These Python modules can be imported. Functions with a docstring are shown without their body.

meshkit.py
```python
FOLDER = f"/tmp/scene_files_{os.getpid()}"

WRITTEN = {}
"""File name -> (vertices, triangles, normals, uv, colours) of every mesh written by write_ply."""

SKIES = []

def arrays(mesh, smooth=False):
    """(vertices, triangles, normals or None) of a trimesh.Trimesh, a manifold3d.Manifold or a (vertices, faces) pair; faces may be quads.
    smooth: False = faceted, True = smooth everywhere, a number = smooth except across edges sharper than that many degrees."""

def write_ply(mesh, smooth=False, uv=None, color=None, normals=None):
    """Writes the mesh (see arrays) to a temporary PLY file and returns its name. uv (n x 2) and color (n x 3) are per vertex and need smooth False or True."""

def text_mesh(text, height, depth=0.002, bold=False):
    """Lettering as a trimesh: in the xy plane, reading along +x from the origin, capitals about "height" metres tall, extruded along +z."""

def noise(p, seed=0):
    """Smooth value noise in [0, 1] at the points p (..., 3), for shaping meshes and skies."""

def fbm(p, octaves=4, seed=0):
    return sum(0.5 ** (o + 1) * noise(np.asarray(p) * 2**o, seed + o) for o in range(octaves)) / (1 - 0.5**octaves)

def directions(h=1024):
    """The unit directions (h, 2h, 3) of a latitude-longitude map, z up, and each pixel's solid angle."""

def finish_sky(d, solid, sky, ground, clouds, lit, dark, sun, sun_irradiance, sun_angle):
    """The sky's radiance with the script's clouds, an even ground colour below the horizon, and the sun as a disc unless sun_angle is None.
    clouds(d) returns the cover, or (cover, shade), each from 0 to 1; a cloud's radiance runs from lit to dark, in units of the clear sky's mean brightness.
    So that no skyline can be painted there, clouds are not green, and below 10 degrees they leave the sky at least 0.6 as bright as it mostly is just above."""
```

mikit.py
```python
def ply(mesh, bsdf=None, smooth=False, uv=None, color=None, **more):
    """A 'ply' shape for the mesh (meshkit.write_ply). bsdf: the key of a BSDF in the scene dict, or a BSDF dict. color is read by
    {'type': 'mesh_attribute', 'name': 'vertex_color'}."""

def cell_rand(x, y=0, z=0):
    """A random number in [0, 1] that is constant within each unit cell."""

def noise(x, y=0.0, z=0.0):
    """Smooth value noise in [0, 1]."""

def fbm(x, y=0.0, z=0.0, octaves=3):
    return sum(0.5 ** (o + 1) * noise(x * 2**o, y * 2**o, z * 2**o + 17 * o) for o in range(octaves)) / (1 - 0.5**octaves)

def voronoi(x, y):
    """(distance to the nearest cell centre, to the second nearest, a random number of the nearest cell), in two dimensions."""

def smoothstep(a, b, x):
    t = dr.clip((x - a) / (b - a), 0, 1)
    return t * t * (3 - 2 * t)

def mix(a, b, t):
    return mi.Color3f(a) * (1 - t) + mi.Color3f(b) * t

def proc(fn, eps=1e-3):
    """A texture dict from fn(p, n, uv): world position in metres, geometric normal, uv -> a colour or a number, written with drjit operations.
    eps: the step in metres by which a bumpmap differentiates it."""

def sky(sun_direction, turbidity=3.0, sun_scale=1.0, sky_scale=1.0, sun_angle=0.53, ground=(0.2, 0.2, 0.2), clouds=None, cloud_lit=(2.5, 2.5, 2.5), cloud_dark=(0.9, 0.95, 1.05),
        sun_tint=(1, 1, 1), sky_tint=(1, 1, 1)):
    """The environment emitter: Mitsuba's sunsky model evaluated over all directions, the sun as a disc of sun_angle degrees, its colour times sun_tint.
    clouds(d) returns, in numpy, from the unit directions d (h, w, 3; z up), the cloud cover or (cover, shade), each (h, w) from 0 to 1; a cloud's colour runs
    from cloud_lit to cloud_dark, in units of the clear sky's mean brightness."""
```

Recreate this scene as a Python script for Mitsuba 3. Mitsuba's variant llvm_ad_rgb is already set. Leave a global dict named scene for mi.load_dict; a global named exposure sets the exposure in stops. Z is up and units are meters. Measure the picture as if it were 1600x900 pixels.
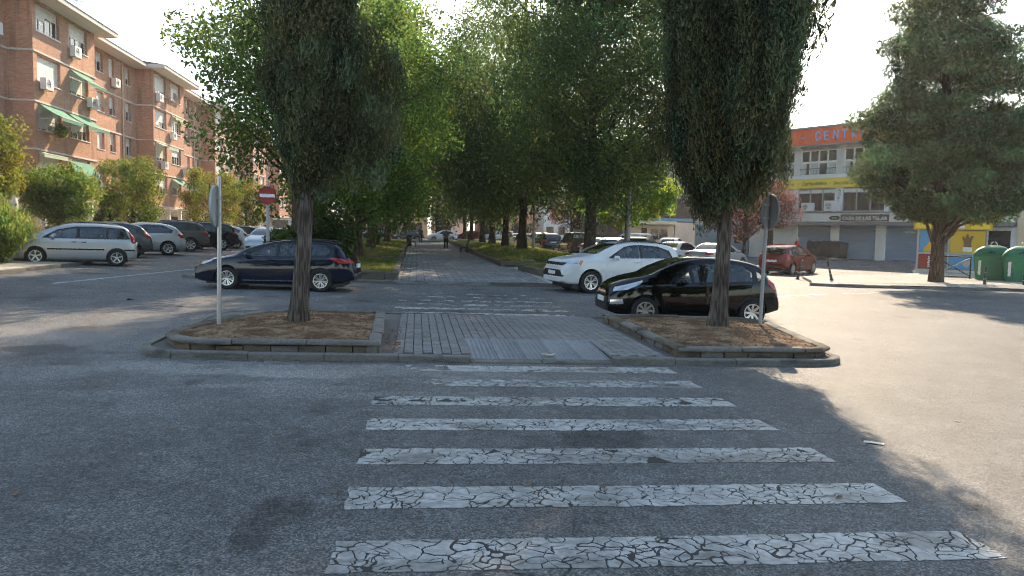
import math, random
import numpy as np
import drjit as dr
import mitsuba as mi
import trimesh
import shapely
import shapely.geometry as sg
import shapely.affinity as sa
import manifold3d as m3
from scipy.interpolate import PchipInterpolator
import mikit, meshkit
from mikit import noise, fbm, voronoi, cell_rand, smoothstep, mix

scene, labels = {}, {}
T4 = mi.ScalarTransform4f
PI = math.pi
# ---------------------------------------------------------------- camera, sky, exposure
YAW, PITCH, ROLL = math.radians(7.1), math.radians(-4.34), math.radians(1.06)
_fw = np.array([math.sin(YAW) * math.cos(PITCH), math.cos(YAW) * math.cos(PITCH), math.sin(PITCH)])
_r0 = np.array([math.cos(YAW), -math.sin(YAW), 0.0])
_u0 = np.cross(_r0, _fw)
_r = _r0 * math.cos(ROLL) + _u0 * math.sin(ROLL)
_up = np.cross(_r, _fw)
EYE = np.array([0, 0, 1.85])
scene['camera'] = {'type': 'perspective', 'fov': 2 * math.degrees(math.atan(800 / 1200)), 'fov_axis': 'x',
                   'near_clip': 0.05, 'far_clip': 3000.0,
                   'to_world': T4().look_at(origin=EYE.tolist(), target=(EYE + _fw).tolist(), up=_up.tolist())}
SUN_AZ, SUN_EL = math.radians(21), math.radians(33)
SUN = [math.sin(SUN_AZ) * math.cos(SUN_EL), math.cos(SUN_AZ) * math.cos(SUN_EL), math.sin(SUN_EL)]
scene['sky'] = mikit.sky(SUN, turbidity=2.7, sun_scale=1.0, sky_scale=1.7, sun_tint=(0.98, 0.985, 1.03), sky_tint=(1.20, 1.0, 0.82))
# thin dusty air: one closed box round the whole scene
scene['air'] = {'type': 'homogeneous', 'albedo': {'type': 'rgb', 'value': [.95, .95, .95]}, 'sigma_t': .00045, 'phase': {'type': 'hg', 'g': .55}}
scene['haze'] = {'type': 'cube', 'to_world': T4().translate([0, 400, 14.0]).scale([1000, 1000, 16.5]), 'bsdf': {'type': 'null'}, 'interior': {'type': 'ref', 'id': 'air'}}
labels['haze'] = {'kind': 'stuff', 'label': 'thin bright haze in the air'}
scene['camera']['medium'] = {'type': 'ref', 'id': 'air'}
exposure = 2.95

# ---------------------------------------------------------------- terrain
TX = [-40, -16, -13, -8, 1.5, 7, 12, 20, 26, 35, 60]
TZ = [.42, .40, .34, .16, 0, -.07, -.10, -.10, -.05, .25, .3]


def ground_z(x, y):
    f = np.clip((90 - np.asarray(y, float)) / 45, 0, 1)
    return np.interp(x, TX, TZ) * f


# ---------------------------------------------------------------- helpers
_taken = {}


def key_for(name):
    n = _taken.get(name, -1) + 1
    _taken[name] = n
    return name if n == 0 else f'{name}_{n:03d}'


def thing(name, label, cat, group=None):
    k = key_for(name)
    labels[k] = {'label': label, 'category': cat}
    if group:
        labels[k]['group'] = group
    return k


def obj(name, mesh, m, parent=None, smooth=False, label=None, to_world=None, kind=None, color=None):
    """one entry of the scene; mesh may be a mesh or a finished ply dict"""
    k = key_for((parent + '__' if parent else '') + name)
    d = dict(mesh) if isinstance(mesh, dict) else mikit.ply(mesh, m, smooth=smooth, color=color)
    if isinstance(mesh, dict) and m is not None:
        d['bsdf'] = {'type': 'ref', 'id': m}
    if to_world is not None:
        d['to_world'] = to_world
    scene[k] = d
    if label or kind:
        labels[k] = {}
        if label:
            labels[k]['label'] = label
        if kind:
            labels[k]['kind'] = kind
    return k


def solo(name, mesh, m, label, cat, group=None, smooth=False, kind=None, color=None):
    k = obj(name, mesh, m, None, smooth, None, color=color)
    labels[k] = {'label': label, 'category': cat}
    if group:
        labels[k]['group'] = group
    if kind:
        labels[k]['kind'] = kind
    return k


def struct(name, mesh, m, label=None, smooth=False):
    k = obj(name, mesh, m, None, smooth)
    labels[k] = {'kind': 'structure'}
    if label:
        labels[k]['label'] = label
    return k


BF = np.array([[0, 2, 1], [0, 3, 2], [4, 5, 6], [4, 6, 7], [0, 1, 5], [0, 5, 4], [1, 2, 6], [1, 6, 5], [2, 3, 7], [2, 7, 6], [3, 0, 4], [3, 4, 7]])


class MB:
    """collects boxes, bars, tubes and other pieces of ONE part"""

    def __init__(self):
        self.v, self.f, self.n = [], [], 0

    def add(self, v, f):
        self.v.append(np.asarray(v, float)); self.f.append(np.asarray(f, int) + self.n); self.n += len(v)
        return self

    def mesh(self, m):
        if hasattr(m, 'to_mesh'):
            q = m.to_mesh()
            return self.add(q.vert_properties[:, :3], q.tri_verts)
        return self.add(m.vertices, m.faces)

    def box(self, x0, x1, y0, y1, z0, z1):
        v = [[x0, y0, z0], [x1, y0, z0], [x1, y1, z0], [x0, y1, z0], [x0, y0, z1], [x1, y0, z1], [x1, y1, z1], [x0, y1, z1]]
        return self.add(v, BF)

    def bar(self, a, b, w, h=None, up=(0, 0, 1)):
        a, b = np.asarray(a, float), np.asarray(b, float)
        h = h or w
        d = (b - a) / np.linalg.norm(b - a)
        if abs(np.dot(d, up)) > .98:
            up = (1, 0, 0)
        s = np.cross(d, up); s /= np.linalg.norm(s)
        u = np.cross(s, d)
        v = [p + s * i * w / 2 + u * j * h / 2 for p in (a, b) for i, j in ((-1, -1), (1, -1), (1, 1), (-1, 1))]
        return self.add(v, BF)

    def tube(self, pts, rad, sides=8, cap=True):
        p = np.asarray(pts, float)
        rad = np.broadcast_to(rad, (len(p),)).astype(float)
        t = np.gradient(p, axis=0); t /= np.linalg.norm(t, axis=1, keepdims=True) + 1e-12
        ref = np.array([1.0, 0, 0]) if abs(t[:, 0]).mean() < .7 else np.array([0, 1.0, 0])
        a = np.cross(t, ref); a /= np.linalg.norm(a, axis=1, keepdims=True) + 1e-12
        b = np.cross(t, a)
        ang = np.arange(sides) * 2 * PI / sides
        v = (p[:, None] + rad[:, None, None] * (np.cos(ang)[None, :, None] * a[:, None] + np.sin(ang)[None, :, None] * b[:, None])).reshape(-1, 3)
        i, j = np.meshgrid(np.arange(len(p) - 1), np.arange(sides), indexing='ij')
        q = np.stack([i * sides + j, i * sides + (j + 1) % sides, (i + 1) * sides + (j + 1) % sides, (i + 1) * sides + j], -1).reshape(-1, 4)
        f = np.vstack([q[:, [0, 1, 2]], q[:, [0, 2, 3]]])
        if cap:
            n = len(v)
            v = np.vstack([v, p[:1], p[-1:]])
            k = np.arange(sides); k2 = (k + 1) % sides
            e = (len(p) - 1) * sides
            f = np.vstack([f, np.stack([k2, k, k * 0 + n], 1), np.stack([e + k, e + k2, k * 0 + n + 1], 1)])
        return self.add(v, f)

    def get(self):
        return np.vstack(self.v), np.vstack(self.f)

    def at(self, frame):
        v, f = self.get()
        return frame(v), f


def box(*a):
    return MB().box(*a).get()


def frame_at(origin, xdir):
    """function from local (u along xdir, v to its left, z) to the world"""
    o = np.asarray(origin, float); x = np.asarray([xdir[0], xdir[1], 0.0]); x /= np.linalg.norm(x)
    y = np.array([-x[1], x[0], 0.0])
    return lambda v: o + np.asarray(v)[:, :1] * x + np.asarray(v)[:, 1:2] * y + np.asarray(v)[:, 2:3] * np.array([0, 0, 1.0])


def mat_at(x, y, z=0.0, deg=0.0, s=1.0):
    return T4().translate([float(x), float(y), float(z)]).rotate([0, 0, 1], float(deg)).scale(float(s))


def extrude(poly, h, z0=0.0):
    ms = [trimesh.creation.extrude_polygon(g, h, engine='earcut') for g in getattr(poly, 'geoms', [poly]) if not g.is_empty and g.area > 1e-7]
    m = trimesh.util.concatenate(ms)
    m.apply_translation([0, 0, z0])
    return np.array(m.vertices), np.array(m.faces)


def drape(v, lift=0.0):
    v = np.array(v, float)
    v[:, 2] += ground_z(v[:, 0], v[:, 1]) + lift
    return v


def lathe(prof, sides=24):
    """(r, z) profile turned about z"""
    prof = np.asarray(prof, float)
    ang = np.arange(sides) * 2 * PI / sides
    v = np.stack([prof[:, None, 0] * np.cos(ang), prof[:, None, 0] * np.sin(ang), np.repeat(prof[:, 1:2], sides, 1)], -1).reshape(-1, 3)
    i, j = np.meshgrid(np.arange(len(prof) - 1), np.arange(sides), indexing='ij')
    q = np.stack([i * sides + j, i * sides + (j + 1) % sides, (i + 1) * sides + (j + 1) % sides, (i + 1) * sides + j], -1).reshape(-1, 4)
    return v, np.vstack([q[:, [0, 1, 2]], q[:, [0, 2, 3]]])


def rounded_box(sx, sy, sz, r, seg=6):
    s = m3.Manifold.sphere(r, seg * 4)
    ps = [s.translate([i * (sx / 2 - r), j * (sy / 2 - r), k * (sz / 2 - r)]) for i in (-1, 1) for j in (-1, 1) for k in (-1, 1)]
    return m3.Manifold.batch_hull(ps)


# ---------------------------------------------------------------- materials
def rgb(*c):
    return {'type': 'rgb', 'value': [float(x) for x in c]}


def mat(name, c, rough=.6, metallic=0.0, spec=.5, coat=0.0, tex=None, bump=None, bump_scale=1.0, eps=1e-3, two=True):
    b = {'type': 'principled', 'base_color': tex if tex is not None else rgb(*c), 'roughness': float(rough), 'metallic': float(metallic), 'specular': float(spec)}
    if coat:
        b['clearcoat'] = float(coat); b['clearcoat_gloss'] = .95
    if bump is not None:
        b = {'type': 'bumpmap', 'tex': mikit.proc(bump, eps), 'scale': float(bump_scale), 'bsdf': b}
    scene[name] = {'type': 'twosided', 'bsdf': b} if two else b


def f_asphalt(p, n, uv):
    d1, d2, r = voronoi(p.x / .012, p.y / .012)
    big = fbm(p.x * .22, p.y * .3, 3.0, 4)
    mid = fbm(p.x * 1.7, p.y * 1.7, 9.0, 4)
    fine = fbm(p.x * 9.0, p.y * 9.0, 1.0, 3)
    a = .070 + .055 * big + .055 * (mid - .5) + .05 * (fine - .5)
    # pale dust worn into the carriageway beside the island and along the lanes
    dust = dr.exp(-dr.square((p.x + 1.6) / 3.2) - dr.square((p.y - 9.4) / 1.3)) * smoothstep(.35, .62, fbm(p.x * .9, p.y * 2.4, 5.0, 5))
    wear = smoothstep(.5, .75, fbm(p.x * .12 + 3, p.y * .5, 2.0, 5)) * .5
    a = a + .10 * dust + .05 * wear
    gr = fbm(p.x * 22, p.y * 22, 6.0, 3)
    a = a * (.76 + .48 * gr) * (.91 + .18 * fbm(p.x * 5, p.y * 5, 2.0, 3))
    spots = smoothstep(.70, .80, fbm(p.x * 1.1 + 40, p.y * .9, 7.0, 4))
    a = a * (1 - .45 * spots)
    e1, e2, r2 = voronoi(p.x / .031 + 7, p.y / .031)
    a = a * (.46 + 1.35 * r * r + .22 * r2)
    # hairline cracks
    c1, c2, _ = voronoi(p.x * .28 + .5 * fbm(p.x * 1.3, p.y * 1.3, 4.0), p.y * .28 + .5 * fbm(p.x * 1.3, p.y * 1.3, 8.0))
    crack = 1 - smoothstep(.004, .014, c2 - c1)
    a = a * (1 - .65 * crack * smoothstep(.38, .55, fbm(p.x * .13, p.y * .13, 6.0)))
    a = a * (.84 + .32 * fbm(p.x * .8 + p.y * .25, p.y * .10, 11.0, 4))
    return mix((1.0, .995, .975), (1.04, 1.0, .94), dust) * a


def b_asphalt(p, n, uv):
    d1, d2, r = voronoi(p.x / .016, p.y / .016)
    return (1 - d1) * .5 + r * .5


mat('m_asphalt', None, .72, spec=.32, tex=mikit.proc(f_asphalt), bump=b_asphalt, bump_scale=.0035, eps=2e-3)


def f_paint(p, n, uv):
    a = .35 + .20 * (fbm(p.x * 3, p.y * 3, 0, 4) - .5) + .30 * (fbm(p.x * 24, p.y * 24, 3.0, 3) - .5)
    dirt = smoothstep(.52, .72, fbm(p.x * 1.6, p.y * 4.0, 8.0, 4))
    return mi.Color3f(1.0, .99, .955) * a * (1 - .40 * dirt)


mat('m_paint', None, .55, tex=mikit.proc(f_paint))


def f_stone(p, n, uv):
    a = fbm(p.x * 2.3, p.y * 2.3, p.z * 4, 4)
    g = fbm(p.x * 45, p.y * 45, p.z * 45, 3)
    st = smoothstep(.5, .75, fbm(p.x * 3, p.y * 3, p.z * 9 + 5, 4))
    return mix((.125, .112, .095), (.225, .21, .185), a) * (.62 + .76 * g) * (1 - .45 * st)


def b_stone(p, n, uv):
    return fbm(p.x * 30, p.y * 30, p.z * 30, 4)


mat('m_stone', None, .85, spec=.25, tex=mikit.proc(f_stone), bump=b_stone, bump_scale=.012, eps=3e-3)


def f_stone2(p, n, uv):
    return f_stone(p, n, uv) * mi.Color3f(.80, .72, .62)


mat('m_stone_dark', None, .9, spec=.2, tex=mikit.proc(f_stone2), bump=b_stone, bump_scale=.016, eps=3e-3)


mat('m_stone_brown', None, .9, spec=.2, tex=mikit.proc(lambda p, n, uv: f_stone(p, n, uv) * mi.Color3f(.95, .74, .55)))


def f_paver(p, n, uv):
    return mi.Color3f(.175, .165, .16) * (.55 + .5 * fbm(p.x * 1.3, p.y * 1.3, 2.0, 4) + .45 * fbm(p.x * 40, p.y * 40, 0, 3))


for i, k in enumerate((.92, 1.0, 1.09)):
    mat(f'm_paver_{i}', None, .8, spec=.3, tex=mikit.proc((lambda k: lambda p, n, uv: f_paver(p, n, uv) * k)(k)))
mat('m_tactile', (.27, .27, .265), .8, tex=mikit.proc(lambda p, n, uv: f_paver(p, n, uv) * mi.Color3f(1.3, 1.4, 1.45)))
mat('m_tar', (.034, .034, .034), .8)
mat('m_joint', (.125, .115, .105), .95)


def f_walk(p, n, uv):
    """far part of the walkway: small running-bond pavers, each course 13 cm wide"""
    cx = dr.floor(p.x / .26)
    yy = p.y / .40 + .5 * (cx - 2 * dr.floor(cx / 2))
    ux, uy = p.x / .26 - cx, yy - dr.floor(yy)
    j = smoothstep(.03, .07, dr.minimum(ux, 1 - ux)) * smoothstep(.02, .05, dr.minimum(uy, 1 - uy))
    t = cell_rand(cx, dr.floor(yy), 5)
    return f_paver(p, n, uv) * (.75 + .5 * t) * (.40 + .60 * j)


mat('m_walk', None, .75, tex=mikit.proc(f_walk))


def f_soil(p, n, uv):
    a = fbm(p.x * 4, p.y * 4, 0, 4)
    g = fbm(p.x * 50, p.y * 50, 2.0, 3)
    d1, d2, r = voronoi(p.x * 30, p.y * 30)
    return mix((.15, .088, .052), (.34, .225, .135), smoothstep(.3, .7, a)) * (.45 + .55 * g + .5 * r * smoothstep(.4, .15, d1))


mat('m_soil', None, .95, spec=.15, tex=mikit.proc(f_soil), bump=lambda p, n, uv: fbm(p.x * 25, p.y * 25, 0, 4), bump_scale=.03, eps=4e-3)
mat('m_dust', None, .95, spec=.15, tex=mikit.proc(lambda p, n, uv: mix((.30, .26, .20), (.42, .37, .29), fbm(p.x * 1.2, p.y * 1.2, 0, 5)) * (.7 + .6 * fbm(p.x * 30, p.y * 30, 0, 3))))
mat('m_lawn', None, .95, spec=.1, tex=mikit.proc(lambda p, n, uv: mix((.095, .13, .035), (.17, .155, .07), smoothstep(.35, .7, fbm(p.x * .9, p.y * .9, 0, 4))) * (.55 + .9 * fbm(p.x * 30, p.y * 30, 0, 3))))
mat('m_pavement', None, .85, tex=mikit.proc(lambda p, n, uv: mi.Color3f(.34, .31, .27) * (.65 + .4 * fbm(p.x * .7, p.y * .7, 0, 4) + .3 * fbm(p.x * 14, p.y * 14, 0, 3)) * (.72 + .28 * smoothstep(.02, .05, dr.minimum(p.x / .4 - dr.floor(p.x / .4), p.y / .4 - dr.floor(p.y / .4))))))


def f_bark(p, n, uv):
    w = fbm(p.x * 6, p.y * 6, p.z * 1.2, 3)
    g = noise((p.x + .05 * w) * 55, (p.y + .05 * w) * 55, p.z * 5)
    return mix((.065, .050, .040), (.165, .138, .115), smoothstep(.25, .8, g)) * (.6 + .8 * fbm(p.x * 3, p.y * 3, p.z * 2, 3))


mat('m_bark', None, .95, spec=.15, tex=mikit.proc(f_bark), bump=lambda p, n, uv: noise(p.x * 55, p.y * 55, p.z * 5) + .5 * fbm(p.x * 30, p.y * 30, p.z * 8, 3), bump_scale=.02, eps=3e-3)
mat('m_bark_dark', None, .95, spec=.1, tex=mikit.proc(lambda p, n, uv: f_bark(p, n, uv) * mi.Color3f(.75, .65, .56)))


def wall_u(p, n):
    return dr.select(dr.abs(n.x) > dr.abs(n.y), p.y, p.x)


def f_brick(p, n, uv):
    row = dr.floor(p.z / .068)
    u = wall_u(p, n) / .25 + .5 * (row - 2 * dr.floor(row / 2))
    c = dr.floor(u)
    du, dz = u - c, p.z / .068 - row
    j = smoothstep(.0, .05, dr.minimum(du, 1 - du) - .015) * smoothstep(.0, .12, dr.minimum(dz, 1 - dz) - .05)
    t = cell_rand(c, row, 2)
    big = fbm(p.x * .35, p.y * .35, p.z * .5, 4)
    b = mix((.45, .205, .120), (.57, .30, .195), t) * (.74 + .52 * big)
    streak = smoothstep(.55, .8, fbm(wall_u(p, n) * 2.5, p.z * .25, 3.0, 4))
    return mix((.36, .30, .25), b, j * .8 + .2) * (1 - .28 * streak)


mat('m_brick', None, .85, spec=.25, tex=mikit.proc(f_brick))


def f_plaster(p, n, uv):
    s = fbm(wall_u(p, n) * 1.5, p.z * .35, 2.0, 5)
    return mi.Color3f(.72, .68, .61) * (.72 + .35 * s + .2 * fbm(p.x * 9, p.y * 9, p.z * 9, 3))


mat('m_plaster', None, .85, spec=.25, tex=mikit.proc(f_plaster))
mat('m_concrete', None, .85, spec=.25, tex=mikit.proc(lambda p, n, uv: f_plaster(p, n, uv) * mi.Color3f(.86, .86, .87)))
mat('m_sandstone', None, .9, spec=.2, tex=mikit.proc(lambda p, n, uv: f_plaster(p, n, uv) * mi.Color3f(.95, .80, .62)))
mat('m_soffit', (.55, .52, .47), .8)
mat('m_roof_tile', None, .85, tex=mikit.proc(lambda p, n, uv: mix((.10, .06, .045), (.2, .11, .08), fbm(p.x * 2, p.y * 2, 0, 4)) * (.6 + .4 * dr.abs(dr.sin(p.y * 14)))))
mat('m_white', (.72, .71, .68), .5)
mat('m_shutter', None, .55, tex=mikit.proc(lambda p, n, uv: mi.Color3f(.68, .66, .61) * (.82 + .18 * smoothstep(.08, .22, p.z / .05 - dr.floor(p.z / .05)))))
mat('m_alu', (.42, .42, .42), .45, .4)
mat('m_window', (.022, .026, .03), .06, spec=.9)
mat('m_room', (.05, .045, .04), .9)
mat('m_curtain', (.5, .5, .46), .9)
mat('m_awning', None, .85, tex=mikit.proc(lambda p, n, uv: mix((.07, .22, .14), (.10, .28, .18), fbm(p.x, p.y * 2, p.z, 3))))
mat('m_awning_pale', (.42, .50, .36), .85)
mat('m_garage', None, .5, tex=mikit.proc(lambda p, n, uv: mi.Color3f(.20, .265, .325) * (.85 + .25 * fbm(p.x * .8, p.y * .8, p.z, 3))))
mat('m_orange', (.70, .095, .012), .6)
mat('m_yellow', (.80, .58, .05), .6)
mat('m_bright_yellow', (.60, .40, .035), .5)
mat('m_blue_print', (.10, .30, .52), .5)
mat('m_pale_blue', (.26, .37, .62), .55)
mat('m_red', (.30, .03, .025), .5)
mat('m_black', (.015, .015, .016), .45)
mat('m_dark_cloth', (.010, .011, .016), .7)
mat('m_grey_paint', (.20, .20, .20), .5)
mat('m_galv', (.50, .50, .50), .38, .75)
mat('m_sign_grey', (.45, .46, .46), .5, .3)
mat('m_post_grey', (.33, .33, .32), .6)
mat('m_dark_brown', (.07, .045, .035), .7)
mat('m_curtain_red', (.085, .042, .036), .9)
mat('m_hdpe', None, .42, spec=.5, tex=mikit.proc(lambda p, n, uv: mi.Color3f(.030, .18, .09) * (.75 + .5 * fbm(p.x * 3, p.y * 3, p.z * 3, 4))))
mat('m_cream', (.65, .60, .48), .7)
mat('m_brown', (.20, .11, .055), .8)
# vehicles
mat('m_rubber', (.018, .018, .018), .85)
mat('m_alloy', (.62, .62, .62), .28, .9)
mat('m_alloy_dark', (.06, .06, .065), .35, .6)
mat('m_trim', (.014, .014, .015), .5)
mat('m_chrome', (.75, .75, .76), .12, 1.0)
mat('m_lamp_clear', (.62, .64, .66), .12, .55, coat=1.0)
mat('m_lamp_amber', (.65, .22, .03), .2, coat=1.0)
mat('m_lamp_red', (.33, .012, .012), .15, coat=1.0)
mat('m_plate', (.68, .68, .66), .5)
mat('m_seat', (.045, .046, .05), .9)
mat('m_glass_dark', (.012, .014, .016), .04, spec=.9, coat=.6)
for nm, c, met in (('black', (.004, .004, .0045), .0), ('navy', (.012, .022, .058), .2), ('white', (.86, .86, .85), .0), ('silver', (.47, .48, .48), .55), ('red', (.30, .024, .016), .2),
                   ('grey', (.075, .082, .088), .35), ('taupe', (.085, .078, .068), .35), ('dark', (.022, .023, .026), .2), ('paleblue', (.40, .48, .52), .3), ('green', (.02, .035, .03), .2), ('beige', (.45, .42, .36), .3)):
    if met < .3:
        scene['p_' + nm] = {'type': 'plastic', 'diffuse_reflectance': rgb(*c), 'int_ior': 1.5, 'nonlinear': True}
        continue
    mat('p_' + nm, c, .22 if nm in ('black', 'navy', 'dark') else .32, met, coat=.9 if nm in ('black', 'navy', 'dark') else 1.0, spec=.22 if nm in ('black', 'navy', 'dark') else .5)
scene['m_glass'] = {'type': 'thindielectric', 'specular_transmittance': rgb(.78, .82, .82)}
scene['m_glass_tint'] = {'type': 'thindielectric', 'specular_transmittance': rgb(.30, .32, .33)}
# people
mat('m_skin', (.45, .27, .19), .6)
mat('m_shirt_grey', (.14, .14, .15), .9)
mat('m_shirt_teal', (.05, .08, .09), .9)
mat('m_shirt_white', (.6, .6, .6), .9)
mat('m_trousers', (.02, .022, .028), .9)
mat('m_shirt_red', (.55, .03, .02), .85)
mat('m_hair_grey', (.5, .49, .47), .8)
mat('m_hair_dark', (.03, .024, .02), .8)
# foliage
for nm, dt, ro in (('leaf', 1.5, .45), ('needle', .75, .7), ('petal', .8, .6)):
    scene['m_' + nm] = {'type': 'principledthin', 'base_color': {'type': 'mesh_attribute', 'name': 'vertex_color'}, 'roughness': ro, 'diff_trans': dt, 'spec_trans': 0.0, 'eta': 1.3}
# ================================================================ ground, road, island
def sheet(xs, ys, lift=0.0):
    X, Y = np.meshgrid(xs, ys)
    Z = ground_z(X, Y) + lift
    v = np.stack([X, Y, Z], -1).reshape(-1, 3)
    w = len(xs)
    i, j = np.meshgrid(np.arange(len(ys) - 1), np.arange(w - 1), indexing='ij')
    a = (i * w + j).ravel()
    return v, np.vstack([np.stack([a, a + 1, a + w + 1], 1), np.stack([a, a + w + 1, a + w], 1)])


struct('ground', sheet(np.r_[-900, -300, -80, np.arange(-40, 62, 4), 100, 300, 900], np.r_[-300, -60, np.arange(-30, 130, 5), 200, 400, 1200], -.06), 'm_dust', 'dusty open ground reaching to the horizon', True)
XS = np.unique(np.r_[np.arange(-16, 26.1, .5), -13.0, 1.5, 7.0, 12.0, 20.0, 26.0, np.arange(28, 62, 4), -40, -35, -30, -25, -20, 35.0, 60])
struct('road', sheet(XS, np.r_[-30, -15, np.arange(-6, 46, 1.0), np.arange(45, 160, 5)], 0.0), 'm_asphalt', 'grey worn asphalt carriageway with aggregate showing', True)


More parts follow.
